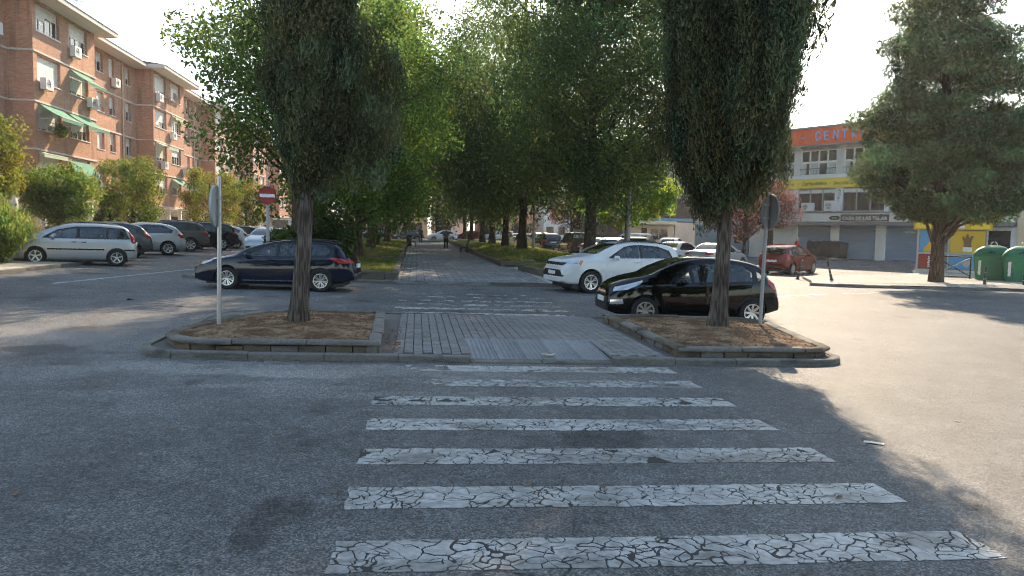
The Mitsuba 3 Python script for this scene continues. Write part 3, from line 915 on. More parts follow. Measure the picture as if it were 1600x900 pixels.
for x, y, z in ((XF, A0 + 4.6, 12.4), (XF, A0 + .55, 9.62), (XF, A0 + 7.0, 9.55), (XR, BLOCKS[1][0] - 5.4, 12.3), (XR, A0 - 2.2, 12.2), (XR, A0 - 2.2, 6.3), (XF, B0 + .4, 12.2), (XF, B0 + 4.0, 9.4), (XF, B0 + 1.5, 6.55), (XF, B0 + 7.7, 6.5), (XR, BLOCKS[1][0] - 5.4, 3.6), (XF, C0 + 3.6, 9.4)):
    ac_unit(x, y, z, bld, 1.15)
dish(XF + .1, A0 + 8.3, 10.0, .58, bld)
dish(XF + .1, B0 + 3.9, 12.9, .55, bld)
dish(XF + .1, B0 + 7.9, 6.9, .5, bld)
# balcony rail with plants on the first bay
b = MB()
for y in np.linspace(A0 + .6, A0 + 3.4, 15):
    b.tube([(XF + .35, y, 7.2), (XF + .35, y, 7.75)], .012, 5)
b.tube([(XF + .35, A0 + .6, 7.75), (XF + .35, A0 + 3.4, 7.75)], .02, 6); b.tube([(XF + .35, A0 + .6, 7.2), (XF + .35, A0 + 3.4, 7.2)], .02, 6)
for y in (A0 + .6, A0 + 3.4):
    b.tube([(XF, y, 7.75), (XF + .35, y, 7.75)], .02, 6); b.tube([(XF, y, 7.2), (XF + .35, y, 7.2)], .02, 6)
obj('balcony_rail', b.get(), 'm_alu', bld)
# eaves: slab with overhang, fascia and a low tiled roof
for (y0, y1), x in [(b_, XF + 1.25) for b_ in BLOCKS] + [(r_, XR + 1.25) for r_ in RECESS]:
    blk = (y0, y1) in BLOCKS
    e = .9 if blk else -.9
    obj('eave', box(XR - 1, x, y0 - e, y1 + e, 14.72 + (.0 if blk else .004), 15.0), 'm_soffit', bld)
    v = [[XR - 1, y0 - e, 15.002], [x + .06, y0 - e, 15.002], [x + .06, y1 + e, 15.002], [XR - 1, y1 + e, 15.002],
         [XR - 5, y0 - e + .3, 16.0], [x - .5, y0 - e + .3, 15.13], [x - .5, y1 + e - .3, 15.13], [XR - 5, y1 + e - .3, 16.0]]
    obj('roof', (np.array(v, float), BF), 'm_roof_tile', bld)
# open ground floor: white posts, dark back wall with doors
obj('back_wall', box(-27.2, -26.9, 30, 150, 0, 3.2), 'm_plaster', bld)
obj('ceiling', box(-27.2, XR - .301, 30, 150, 3.02, 3.2), 'm_concrete', bld)
for i, y in enumerate(np.arange(33.0, 118, 3.4)):
    obj('post', box(XF - .55, XF - .25, y, y + .28, 0.2, 3.19), 'm_white', bld)
for y in np.arange(34.5, 118, 6.8):
    obj('door', box(-26.9, -26.83, y, y + 2.2, .3, 2.6), 'm_dark_brown', bld)
# rooftop aerial
k = thing('roof_aerial', 'thin television aerial on the roof edge of the brick building', 'aerial')
obj('mast', MB().tube([(-24.0, 59.0, 14.9), (-24.0, 59.0, 17.6)], .03, 6).get(), 'm_galv', k)
b = MB().tube([(-24.6, 58.4, 17.35), (-23.2, 59.8, 17.5)], .02, 5)
for t in np.linspace(.1, .9, 6):
    p = np.array([-24.6, 58.4, 17.35]) * (1 - t) + np.array([-23.2, 59.8, 17.5]) * t
    b.tube([p + [.25, -.25, 0], p + [-.25, .25, 0]], .012, 4)
obj('boom', b.get(), 'm_galv', k)
# ================================================================ shop building on the right
FS = frame_at((28.8, 57.9, 0), (.4985, -.867))
shop = thing('shop_building', 'shop building with orange roof panel, yellow fascia and blue roller doors', 'building')


def sp(name, b, m, parent=shop, label=None, smooth=False):
    v, f = b.get() if isinstance(b, MB) else b
    return obj(name, (FS(v), f), m, parent, smooth, label)


def text_on(frame, text, u, v, z, h, m, parent, name='lettering', depth=.02, bold=False, sx=1.0, label=None):
    t = meshkit.text_mesh(text, h, depth, bold)
    q = np.array(t.vertices)
    w = np.stack([u + q[:, 0] * sx, v - q[:, 2], z + q[:, 1]], 1)
    return obj(name, (frame(w), np.array(t.faces)), m, parent, label=label)


# structure: floor slabs, piers and back
sp('wall', MB().box(-9, 22, .35, 14, 0, 9.6), 'm_concrete')
for a, b_ in ((-.9, 1.2), (4.0, 4.64), (7.47, 8.16), (11.0, 12.4)):
    sp('pier', MB().box(a, b_, -.02, .349, .0, 2.62), 'm_plaster')
# roller doors with their slats as relief
for i, (a, b_) in enumerate(((1.2, 4.0), (4.64, 7.47), (8.16, 11.0))):
    b = MB()
    n = 24
    for k in range(n):
        z0, z1 = .18 + 2.44 * k / n, .18 + 2.44 * (k + 1) / n
        zm = (z0 + z1) / 2
        vv = [[a, .12, z0], [b_, .12, z0], [b_, .10, zm], [a, .10, zm], [b_, .12, z1], [a, .12, z1]]
        b.add(vv, [[0, 1, 2], [0, 2, 3], [3, 2, 4], [3, 4, 5]])
    sp('roller_door', b, 'm_garage')
# left bays: grey panels, a brown door, meter box
sp('panel', MB().box(-3.2, -.9, .05, .349, 0, 2.6), 'm_concrete')
sp('panel', MB().box(-8.9, -3.3, .02, .349, 0, 2.6), 'm_garage')
sp('door', MB().box(-1.7, -.95, .0, .05, .2, 2.2), 'm_dark_brown')
sp('meter_box', MB().box(-4.6, -4.1, -.1, .02, 1.1, 1.6), 'm_black')
# canopy ledge above the doors
sp('canopy', MB().box(-2.2, 12.6, -.75, .349, 2.88, 3.5), 'm_plaster')
sp('canopy_soffit', MB().box(-2.2, 12.6, -.70, .349, 2.62, 2.878), 'm_grey_paint')
sp('coping', MB().box(-2.25, 12.65, -.80, .349, 3.502, 3.58), 'm_grey_paint')
# first floor: shop windows with curtains, white pilasters
for a, b_ in ((-2.4, .75), (1.17, 4.23), (4.84, 8.0), (8.5, 11.6)):
    b = MB()
    for t in np.linspace(a, b_, 4):
        b.box(t - .035, t + .035, -.02, .10, 3.72, 5.30)
    b.box(a, b_, -.015, .10, 3.64, 3.719); b.box(a, b_, -.015, .10, 5.301, 5.36); b.box(a, b_, -.012, .10, 5.02, 5.07)
    w = sp('shop_window', b, 'm_alu')
    sp('pane', MB().box(a, b_, .06, .07, 3.72, 5.02), 'm_window', w)
    sp('roller_blind', MB().box(a + .04, b_ - .04, .045, .058, 5.07, 5.30), 'm_white', w)
    for t in np.arange(a + .3, b_ - .2, .55):
        if (int(t * 7) % 3) != 1:
            sp('curtain', MB().box(t, t + .3, .04, .058, 3.75, 5.0), 'm_curtain_red', w)
for a, b_ in ((.75, 1.16), (4.24, 4.83), (8.0, 8.5), (11.6, 12.6)):
    sp('pilaster', MB().box(a + .003, b_ - .003, -.06, .349, 3.582, 5.41), 'm_white')
# scribbled tags on the pilaster
rs = np.random.default_rng(4)
tag = MB()
for k in range(5):
    z = 5.25 - k * .24
    pts = [[4.53 + .16 * math.sin(t * 1.3 + k) + rs.normal(0, .02), -.065, z - .2 * t / 6 + .06 * math.cos(t * 2.1 + k)] for t in range(7)]
    tag.tube(pts, .018, 4)
for k in range(3):
    z = 5.1 - k * .3
    tag.tube([[.95 + .12 * math.sin(t * 1.9 + k), -.065, z - .2 * t / 5] for t in range(6)], .014, 4)
sp('graffiti_tag', tag, 'm_black')
# yellow fascia with its lettering
yf = sp('yellow_fascia', MB().box(-2.6, 12.7, -.14, .349, 5.42, 6.14), 'm_yellow')
sp('coping', MB().box(-2.6, 12.7, -.17, .349, 6.142, 6.38), 'm_white')
for s, u, w in (('y somieres', -.95, None), ('Curiosidades', 1.55, None), ('Decoración', 4.12, None), ('·', 6.02, None), ('·', 1.2, None), ('·', 3.8, None)):
    t = meshkit.text_mesh(s, .27, .012)
    ext = t.vertices[:, 0].max()
    want = {'y somieres': 1.75, 'Curiosidades': 2.0, 'Decoración': 1.72}.get(s, ext)
    q = np.array(t.vertices)
    v = np.stack([u + q[:, 0] * want / ext, -.141 - q[:, 2], 5.64 + q[:, 1]], 1)
    obj('lettering', (FS(v), np.array(t.faces)), 'm_black', yf)
# top floor: strip windows with transoms
for a, b_ in ((-2.6, .72), (1.3, 4.22), (4.84, 7.7), (8.4, 11.3)):
    b = MB()
    for t in np.linspace(a, b_, 5):
        b.box(t - .04, t + .04, -.02, .12, 6.40, 8.3)
    b.box(a, b_, -.018, .12, 7.30, 7.46); b.box(a, b_, -.018, .12, 8.22, 8.3); b.box(a, b_, -.018, .12, 6.382, 6.46)
    w = sp('window', b, 'm_white')
    sp('pane', MB().box(a, b_, .07, .08, 6.42, 8.22), 'm_window', w)
    for i in range(4):
        s0 = a + (b_ - a) * i / 4
        if i != 2:
            sp('curtain', MB().box(s0 + .05, s0 + (b_ - a) / 4 * (.85 if i % 2 else .55), .055, .068, 6.47, 7.3), 'm_curtain', w)
    r = MB()
    r.tube([(a - .05, -.12, 6.9), (b_ + .05, -.12, 6.9)], .025, 6); r.tube([(a, -.12, 6.5), (b_, -.12, 6.5)], .015, 6)
    for t in np.linspace(a, b_, 14):
        r.tube([(t, -.12, 6.5), (t, -.12, 6.9)], .01, 4)
    sp('railing', r, 'm_black', w)
for a, b_ in ((-9, -2.6), (.72, 1.3), (4.22, 4.84), (7.7, 8.4), (11.3, 12.6)):
    sp('pier', MB().box(a + .004, b_ - .004, -.05, .348, 6.382, 8.55), 'm_concrete')
# orange roof panel in standing seams
op = sp('orange_panel', MB().box(-4.2, 13.0, -.62, .348, 8.66, 9.86), 'm_orange')
sm = MB()
for t in np.arange(-4.1, 13.0, .46):
    sm.box(t - .02, t + .02, -.645, -.621, 8.68, 9.84)
sp('seam', sm, 'm_orange', op)
sp('coping', MB().box(-4.25, 13.05, -.70, .36, 9.862, 10.0), 'm_grey_paint')
sp('canopy_soffit', MB().box(-4.2, 13.0, -.60, .347, 8.552, 8.658), 'm_grey_paint')
for s, u in (('N', -.02), ('-', 1.5), ('C', 2.72), ('E', 3.44), ('N', 4.14), ('T', 4.88), ('R', 5.6), ('O', 6.3)):
    text_on(FS, s, u, -.646, 8.95, .62, 'm_pale_blue', op, 'letter', .03, True, .8)
# shop sign over the doors, with its oval emblem
sb = sp('shop_sign', MB().box(5.2, 8.75, -.80, -.751, 2.93, 3.40), 'm_dark_brown', label='dark shop sign with white capital letters')
t = meshkit.text_mesh('CASA DE LAS TELAS', .24, .012, True)
q = np.array(t.vertices); q[:, 0] *= 3.3 / q[:, 0].max()
obj('lettering', (FS(np.stack([5.33 + q[:, 0], -.801 - q[:, 2], 3.0 + q[:, 1]], 1)), np.array(t.faces)), 'm_white', sb)
for u in (4.3, 9.1):
    a = np.linspace(0, 2 * PI, 25)[:-1]
    e = sg.Polygon(np.stack([.42 * np.cos(a), .16 * np.sin(a)], 1))
    v, f = extrude(e, .04)
    k = obj('oval_emblem', (FS(np.stack([u + .4 + v[:, 0], -.752 - v[:, 2], 3.16 + v[:, 1]], 1)), f), 'm_black', shop)
    e2 = sa.scale(e, .55, .5)
    v, f = extrude(e2, .006)
    obj('emblem_ring', (FS(np.stack([u + .4 + v[:, 0], -.793 - v[:, 2], 3.15 + v[:, 1]], 1)), f), 'm_grey_paint', k)


def ac_shop(u, z, s, fan):
    w, h, d = .95 * s, .66 * s, .34
    m = m3.Manifold.cube([w, d, h]).translate([u, -.86, z]) - m3.Manifold.cylinder(.05, .26 * s, .26 * s, 28).rotate([90, 0, 0]).translate([u + w * .32, -.83, z + h * .5])
    q = m.to_mesh()
    k = sp('air_conditioner', (q.vert_properties[:, :3], q.tri_verts), 'm_white')
    b = MB()
    a = np.linspace(0, 2 * PI, 21)
    for r in (.06, .12, .18, .24):
        b.tube(np.stack([u + w * .32 + r * s * np.cos(a), np.full(21, -.862), z + h * .5 + r * s * np.sin(a)], 1), .007, 4, False)
    sp('grille', b, 'm_alu', k)
    b = MB()
    for i in range(3):
        a0 = i * 2 * PI / 3
        b.add([[u + w * .32, -.835, z + h * .5], [u + w * .32 + .22 * s * math.cos(a0), -.834, z + h * .5 + .22 * s * math.sin(a0)], [u + w * .32 + .22 * s * math.cos(a0 + 1.2), -.84, z + h * .5 + .22 * s * math.sin(a0 + 1.2)]], [[0, 1, 2], [2, 1, 0]])
    b.box(u + w * .32 - .25 * s, u + w * .32 + .25 * s, -.829, -.826, z + h * .5 - .25 * s, z + h * .5 + .25 * s)
    sp('fan', b, fan, k)
    b = MB().box(u + .1, u + .16, -.8, .0, z - .05, z - .003).box(u + w - .16, u + w - .1, -.8, .0, z - .05, z - .003)
    sp('bracket', b, 'm_grey_paint', k)


ac_shop(2.0, 3.66, .95, 'm_black')
ac_shop(3.85, 3.66, 1.15, 'm_grey_paint')
# right wing: white canopy, dark doorway in a pale stone frame
sp('canopy', MB().box(12.7, 16.3, -.75, .349, 2.88, 3.5), 'm_pale_blue' if False else 'm_white')
sp('canopy_soffit', MB().box(12.7, 16.3, -.7, .349, 2.62, 2.878), 'm_grey_paint')
sp('doorway', MB().box(13.9, 16.1, .30, .349, .2, 2.35), 'm_black')
sp('door_frame', MB().box(16.1, 16.45, .0, .349, .2, 2.55).box(13.55, 13.9, .0, .349, .2, 2.55).box(13.9, 16.1, .0, .349, 2.352, 2.55), 'm_white')
sp('wall', MB().box(16.46, 22, -.1, .349, .0, 9.0), 'm_sandstone')
sp('window', MB().box(13.0, 16.0, .2, .348, 4.0, 5.4), 'm_window')
sp('window', MB().box(13.0, 16.0, .2, .348, 6.6, 8.2), 'm_window')
k = thing('roof_aerial', 'spindly television aerial on the roof of the shop with the orange panel', 'aerial')
b = MB().tube([(6.6, 3, 9.6), (6.6, 3, 12.4)], .025, 5)
obj('mast', (FS(b.get()[0]), b.get()[1]), 'm_galv', k)
b = MB().tube([(6.1, 3, 12.2), (7.3, 3, 12.3)], .02, 5)
for t in np.linspace(6.2, 7.2, 5):
    b.tube([(t, 3, 12.0), (t, 3, 12.5)], .012, 4)
obj('boom', (FS(b.get()[0]), b.get()[1]), 'm_galv', k)

# ================================================================ low graffitied building in the middle distance
FM = frame_at((17.5, 79.0, 0), (1.0, -.06))
low = thing('low_shop_building', 'dark low shop building with a band of graffiti, seen between the tree trunks', 'building')


def lp(name, b, m, parent=low, label=None):
    v, f = b.get()
    return obj(name, (FM(v), f), m, parent, label=label)


lp('wall', MB().box(0, 19, .3, 12, 0, 8.5), 'm_grey_paint')
lp('brick_base', MB().box(0, 3.9, .1, .299, 0, 3.0), 'm_dark_brown')
lp('dark_band', MB().box(3.6, 12, .05, .299, 3.35, 5.4), 'm_black', label='dark upper band with pale graffiti')
gr = MB()
for k in range(15):
    u = 4.2 + k * .34
    z = 4.0 + rs.uniform(-.1, .1)
    pts = [[u + .3 * rs.normal() * .6, .04, z + .28 * t + rs.normal(0, .12)] for t in range(5)]
    gr.tube(pts, .045, 4)
    gr.tube([[u - .2, .04, z + rs.uniform(0, 1)], [u + .3, .04, z + rs.uniform(0, 1)]], .04, 4)
lp('graffiti_tag', gr, 'm_sign_grey')
lp('blue_panel', MB().box(3.3, 3.8, -.05, .298, 3.6, 5.9), 'm_blue_print')
lp('beam', MB().box(3.8, 12, .0, .298, 3.05, 3.34), 'm_blue_print')
lp('canopy', MB().box(4.2, 9.4, -.9, .298, 2.7, 3.04), 'm_cream')
lp('post', MB().box(4.25, 4.45, -.8, -.6, 0, 2.69), 'm_orange')
sf = lp('shop_front', MB().box(4.6, 9.4, .1, .299, 0.1, 2.69), 'm_cream')
lp('window', MB().box(6.9, 7.75, .06, .099, 1.1, 2.2).box(7.85, 8.7, .06, .099, 1.1, 2.2), 'm_window', sf)
lp('door', MB().box(5.9, 6.5, .06, .099, .2, 2.3), 'm_dark_brown', sf)
lp('wall_panel', MB().box(9.5, 13.5, .1, .299, .1, 2.9), 'm_concrete')
lp('shutter', MB().box(13.8, 17.5, .1, .299, .1, 2.9), 'm_garage')
lp('roof_edge', MB().box(-.2, 19.2, -.2, 12, 8.501, 8.8), 'm_concrete')

# ================================================================ buildings closing the far end of the street


def far_building(label, origin, xdir, w, d, h, m, floors, cols, base=0.0, z0=4.0, win='m_window', shop_base=True):
    F = frame_at((*origin, 0), xdir)
    k = thing('street_building', label, 'building')
    put = lambda n, b, mm, p=k: obj(n, (F(b.get()[0]), b.get()[1]), mm, p)
    put('wall', MB().box(0, w, 0, d, base, h), m)
    put('roof_edge', MB().box(-.3, w + .3, -.4, d, h + .001, h + .35), 'm_concrete')
    cw = w / cols
    for f_ in range(floors):
        zf = z0 + f_ * (h - z0) / floors
        for c in range(cols):
            u = cw * (c + .5)
            b = MB().box(u - .65, u + .65, -.06, -.012, zf + .7, zf + 2.1)
            wk = put('window', b, 'm_white')
            put('pane', MB().box(u - .55, u + .55, -.075, -.061, zf + .8, zf + 2.0), win, wk)
    if shop_base:
        for c in range(cols // 2):
            put('shop_door', MB().box(cw * (2 * c + .3), cw * (2 * c + 1.6), -.06, -.012, .1, 2.9), 'm_dark_brown')
    return k


far_building('pale two-storey building with tall dark windows, far down the right lane', (18.5, 112), (1, -.03), 9.0, 8, 7.0, 'm_white', 2, 5, 0, .4, shop_base=False)
far_building('tall brick building beyond the pale two-storey one', (10.0, 128), (1, -.03), 10.0, 12, 20.0, 'm_brick', 6, 4)
far_building('sandy building at the far right end of the street', (26.5, 124), (1, -.03), 16.0, 12, 16.0, 'm_sandstone', 5, 6)
far_building('tan building closing the view behind the far row of cars', (-14.0, 150), (1, 0), 16.0, 12, 15.0, 'm_sandstone', 5, 6)
far_building('grey building closing the view left of the tan one', (-36.0, 156), (1, 0), 18.0, 12, 16.0, 'm_concrete', 5, 6)
far_building('pale building closing the view right of the tan one', (3.0, 154), (1, 0), 7.0, 12, 13.0, 'm_plaster', 4, 3)
# ================================================================ vehicles
LOD = [64, 2]


def loft(spec, off=0.0, s0=None, s1=None, n=None):
    """closed outer skin of a car as a manifold; local x to the front, z up; off moves it inwards (negative: outwards)"""
    n = n or LOD[0]
    L, W = spec['L'], spec['W']
    top = PchipInterpolator(*np.array(spec['top']).T)
    belt = PchipInterpolator(*np.array(spec['belt']).T)
    bot = PchipInterpolator(*np.array(spec['bot']).T)
    a = s0 if s0 is not None else 0.0
    b_ = s1 if s1 is not None else L
    u = np.linspace(0, 1, n)
    u = .5 - .5 * np.cos(PI * u) if s0 is None else u
    u = .65 * u + .35 * np.linspace(0, 1, n)
    S = a + (b_ - a) * u
    rings = []
    for s in S:
        zt, zb = float(top(s)), float(bot(s))
        w = W
        f = spec.get('nose', (.8, .22)); r = spec.get('tail', (.55, .13))
        if s < f[0]:
            w = W * (1 - f[1] * ((1 - s / f[0]) ** 2.4))
        if L - s < r[0]:
            w = W * (1 - r[1] * ((1 - (L - s) / r[0]) ** 2.4))
        zl = min(float(belt(s)), zt - .035)
        h = zt - zl
        k = np.clip((h - .05) / .25, 0, 1); k = k * k * (3 - 2 * k)
        tum = spec.get('tumble', .28)
        hb = zl - zb
        P = [(0, zb), (w * .72, zb), (w - .05, zb + .02), (w - .012, zb + .2 * hb), (w, zb + .45 * hb), (w - .006, zb + .72 * hb), (w - .02, zb + .9 * hb), (w - .05, zl),
             (w - .065 - (1 - k) * .06 - tum * .3 * h, zl + .3 * h), (w - .075 - (1 - k) * .16 - tum * .8 * h, zl + .74 * h),
             (w - .11 - (1 - k) * .26 - tum * h * 1.05, zl + .95 * h), (w * .45, zt - .004), (0, zt)]
        P = np.array(P)
        # two rounds of corner cutting, ends kept
        for _ in range(LOD[1]):
            q = np.empty((2 * len(P) - 2 + 2, 2))
            q[0], q[-1] = P[0], P[-1]
            q[1:-1:2] = .75 * P[:-1] + .25 * P[1:]
            q[2:-1:2] = .25 * P[:-1] + .75 * P[1:]
            P = q
        rings.append(np.c_[np.full(len(P), L / 2 - s), P])
    R = np.array(rings)
    k = R.shape[1]
    full = np.concatenate([R, R[:, -2:0:-1] * [1, -1, 1]], 1)
    if off:
        # move along the section normal, and the end sections along x
        d = np.roll(full, -1, 1) - np.roll(full, 1, 1)
        nrm = np.stack([d[..., 2] * 0, d[..., 2], -d[..., 1]], -1)
        nrm /= np.linalg.norm(nrm, axis=-1, keepdims=True) + 1e-9
        dx = np.gradient(full, axis=0)
        n3 = np.cross(d, dx); n3 /= np.linalg.norm(n3, axis=-1, keepdims=True) + 1e-9
        sg_ = np.sign((n3 * nrm).sum(-1, keepdims=True)); n3 *= np.where(sg_ == 0, 1, sg_)
        full = full - n3 * off
        full[0, :, 0] -= off if s0 is None else 0
        full[-1, :, 0] += off if s1 is None else 0
    m_, kk = full.shape[:2]
    v = np.vstack([full.reshape(-1, 3), full[0].mean(0)[None], full[-1].mean(0)[None]])
    i, j = np.meshgrid(np.arange(m_ - 1), np.arange(kk), indexing='ij')
    A, B = i * kk + j, i * kk + (j + 1) % kk
    C, D = (i + 1) * kk + (j + 1) % kk, (i + 1) * kk + j
    f = np.vstack([np.stack([A, C, B], -1).reshape(-1, 3), np.stack([A, D, C], -1).reshape(-1, 3)])
    e = (m_ - 1) * kk
    j = np.arange(kk); j2 = (j + 1) % kk
    f = np.vstack([f, np.stack([j * 0 + m_ * kk, j, j2], 1), np.stack([j * 0 + m_ * kk + 1, e + j2, e + j], 1)])
    man = m3.Manifold(m3.Mesh(v.astype(np.float32), f.astype(np.uint32)))
    if man.volume() < 0 or man.is_empty():
        man = m3.Manifold(m3.Mesh(v.astype(np.float32), f[:, ::-1].astype(np.uint32)))
    return man


def prism_y(poly, L, y0=-2, y1=2):
    """side-view polygon of (s, z) through the car from y0 to y1"""
    p = np.array([(L / 2 - s, z) for s, z in poly])
    g = sg.polygon.orient(sg.Polygon(p))
    c = m3.CrossSection([np.array(g.exterior.coords)[:-1]])
    return c.extrude(y1 - y0).rotate([90, 0, 0]).translate([0, y1, 0])


def prism_x(poly, x0, x1):
    """front-view polygon of (y, z) from x0 to x1"""
    g = sg.polygon.orient(sg.Polygon(poly))
    c = m3.CrossSection([np.array(g.exterior.coords)[:-1]])
    m = c.extrude(x1 - x0)           # (y, z, depth)
    return m.transform(np.array([[0, 0, 1, x0], [1, 0, 0, 0], [0, 1, 0, 0]], float))


def soft(poly, r=.03):
    g = sg.Polygon(poly).buffer(-r).buffer(r, quad_segs=4)
    return list(g.exterior.coords)[:-1] if not g.is_empty and g.geom_type == 'Polygon' else poly


def outer_faces(man, centre):
    """only the outward faces of a thin shell"""
    q = man.to_mesh()
    v, f = q.vert_properties[:, :3], q.tri_verts
    c = v[f].mean(1)
    n = np.cross(v[f[:, 1]] - v[f[:, 0]], v[f[:, 2]] - v[f[:, 0]])
    keep = ((c - centre) * n).sum(1) > 0
    f = f[keep]
    u = np.unique(f); m = np.zeros(len(v), int); m[u] = np.arange(len(u))
    return v[u], m[f]


def wheel_parts(r, width, spokes, style):
    prof = [(r * .66, -width * .46), (r * .9, -width * .5), (r * .98, -width * .40), (r, -width * .25), (r, width * .25), (r * .98, width * .40), (r * .9, width * .5), (r * .66, width * .46), (r * .62, width * .3), (r * .62, -width * .3), (r * .66, -width * .46)]
    v, f = lathe(prof, 32)
    rot = lambda v: np.stack([v[:, 0], v[:, 2], v[:, 1]], 1)
    tyre = (rot(v), f[:, ::-1])
    R = r * .66
    ring = sg.Point(0, 0).buffer(R, 24).difference(sg.Point(0, 0).buffer(R * .88, 24))
    parts = [ring, sg.Point(0, 0).buffer(R * .2, 12)]
    for i in range(spokes):
        a = 2 * PI * i / spokes
        if style == 'fork':
            for d in (-.17, .17):
                g = sg.Polygon([(-.04 * R, .1 * R), (.05 * R, .1 * R), (.09 * R + d * R, .95 * R), (-.05 * R + d * R, .95 * R)])
                parts.append(sa.rotate(g, a, (0, 0), use_radians=True))
        elif style == 'petal':
            g = sg.Polygon([(-.09 * R, .1 * R), (.09 * R, .1 * R), (.14 * R, .6 * R), (.06 * R, .93 * R), (-.16 * R, .93 * R), (-.13 * R, .6 * R)])
            parts.append(sa.rotate(g, a, (0, 0), use_radians=True))
        else:
            g = sg.Polygon([(-.10 * R, .1 * R), (.10 * R, .1 * R), (.14 * R, .95 * R), (-.14 * R, .95 * R)])
            parts.append(sa.rotate(g, a, (0, 0), use_radians=True))
    g = shapely.union_all(parts)
    v, f = extrude(g, .03)
    # dish the face slightly
    v[:, 2] += -.02 * (1 - np.hypot(v[:, 0], v[:, 1]) / R)
    rim = rot(v), f[:, ::-1]
    v, f = lathe([(0.001, 0), (R * .96, 0), (R * .96, .02), (.001, .02)], 20)
    back = rot(v), f[:, ::-1]
    return tyre, rim, back


def build_car(spec, hero):
    """list of (name, parent part or None, ply dict, material)"""
    LOD[:] = [64, 2] if hero else [40, 1]
    L, W = spec['L'], spec['W']
    out = []
    outer = loft(spec)
    top = PchipInterpolator(*np.array(spec['top']).T)
    fo, wb, r = spec['fo'], spec['wb'], spec['r']
    xf, xr = L / 2 - fo, L / 2 - fo - wb
    body = outer
    arches = m3.Manifold()
    for x in (xf, xr):
        for sy in (-1, 1):
            c = m3.Manifold.cylinder(.5, r + .055, r + .055, 36).rotate([90, 0, 0]).translate([x, 0, r + .01]).translate([0, W + .12 if sy > 0 else -W + .38, 0])
            arches = arches + c
    body = body - arches
    shell = lambda o, i: loft(spec, -o) - loft(spec, i)
    # door seams
    sh = shell(.02, .012)
    seams = m3.Manifold()
    for s in spec['seams']:
        seams = seams + prism_y([(s[0] - .006, s[1]), (s[0] + .006, s[1]), (s[2] + .006, s[3]), (s[2] - .006, s[3])], L)
    body = body - (sh ^ seams)
    wins = [soft(w, .02) for w in spec['windows']]
    wps = [prism_y(w, L) for w in wins]
    fw, rw = spec['screen'], spec['rear']
    smid = spec['mid']
    scr = prism_x(soft(fw, .05), L / 2 - smid, L / 2 + 1)
    rer = prism_x(soft(rw, .05), -L / 2 - 1, L / 2 - smid)
    # the screens start behind the bonnet and end at the roof
    scr = scr ^ m3.Manifold.cube([smid + 1 - spec['cowl'], 4, 4]).translate([L / 2 - smid - 1, -2, 0])
    centre = np.array([L / 2 - smid, 0, .6])
    if spec.get('dlo'):
        trim = (shell(.003, .004) ^ prism_y(soft(spec['dlo'], .02), L))
    else:
        trim = m3.Manifold()
    zc = spec.get('zfloor', .42)
    if hero:
        cab = loft(spec, .055)
        lim = m3.Manifold.cube([L - spec['cowl'] - .1 - spec.get('boot', .12), 2 * W, 2]).translate([-L / 2 + spec.get('boot', .12), -W, zc])
        cab = cab ^ lim
        body = body - cab
        cut = scr + rer
        for w in wps:
            cut = cut + w
            trim = trim - w
        body = body - (cut ^ (shell(.05, .12)))
        lining = (loft(spec, .0545) - loft(spec, .064)) ^ lim
        lining = lining - cut
        floor = m3.Manifold.cube([L - spec['cowl'] - .3, 2 * W - .2, .02]).translate([-L / 2 + spec.get('boot', .12) + .05, -W + .1, zc + .012])
        dash = m3.Manifold.cube([.45, 2 * W - .24, .34]).translate([L / 2 - spec['cowl'] - .62, -W + .12, zc + .1])
        out.append(('interior', None, mikit.ply(lining + floor + dash), 'm_seat'))
        gs = shell(-.006, .012)
        out.append(('windscreen', None, mikit.ply(outer_faces(gs ^ scr, centre), smooth=True), 'm_glass'))
        out.append(('rear_window', None, mikit.ply(outer_faces(gs ^ rer, centre), smooth=True), spec.get('rear_glass', 'm_glass')))
        for i, w in enumerate(wps):
            for sy in (-1, 1):
                half = m3.Manifold.cube([8, 3, 4]).translate([-4, 0 if sy > 0 else -3, 0])
                gl = 'm_glass' if i in spec.get('clear', range(9)) else 'm_glass_tint'
                out.append(('window', None, mikit.ply(outer_faces(gs ^ w ^ half, centre), smooth=True), gl))
        ss = spec['seats']
        for s, seats in ((ss[0], (-.36, .36)), (ss[1], (-.42, 0, .42))):
            for y in seats:
                st = rounded_box(.5, .46, .16, .06).translate([L / 2 - s + .1, y, zc + .17])
                st = st + rounded_box(.13, .46, .62, .055).rotate([0, -14, 0]).translate([L / 2 - s - .2, y, zc + .48])
                st = st + rounded_box(.09, .26, .17, .04).rotate([0, -10, 0]).translate([L / 2 - s - .30, y, zc + .90])
                out.append(('seat', None, mikit.ply(st, smooth=40), 'm_seat'))
        a = np.linspace(0, 2 * PI, 25)
        x0 = L / 2 - spec['cowl'] - .72
        out.append(('steering_wheel', None, mikit.ply(MB().tube(np.stack([x0 - .06 * np.sin(a), .36 + .18 * np.cos(a), zc + .46 + .18 * np.sin(a)], 1), .016, 6, False).get(), smooth=True), 'm_trim'))
    else:
        gs = shell(.004, .006)
        for w in wps:
            trim = trim - w
        for i, w in enumerate(wps):
            for sy in (-1, 1):
                half = m3.Manifold.cube([8, 3, 4]).translate([-4, 0 if sy > 0 else -3, 0])
                out.append(('window', None, mikit.ply(gs ^ w ^ half, smooth=40), 'm_glass_dark'))
        out.append(('windscreen', None, mikit.ply(gs ^ scr, smooth=40), 'm_glass_dark'))
        out.append(('rear_window', None, mikit.ply(gs ^ rer, smooth=40), 'm_glass_dark'))
    lamps = shell(.005, .02)
    taken = m3.Manifold()
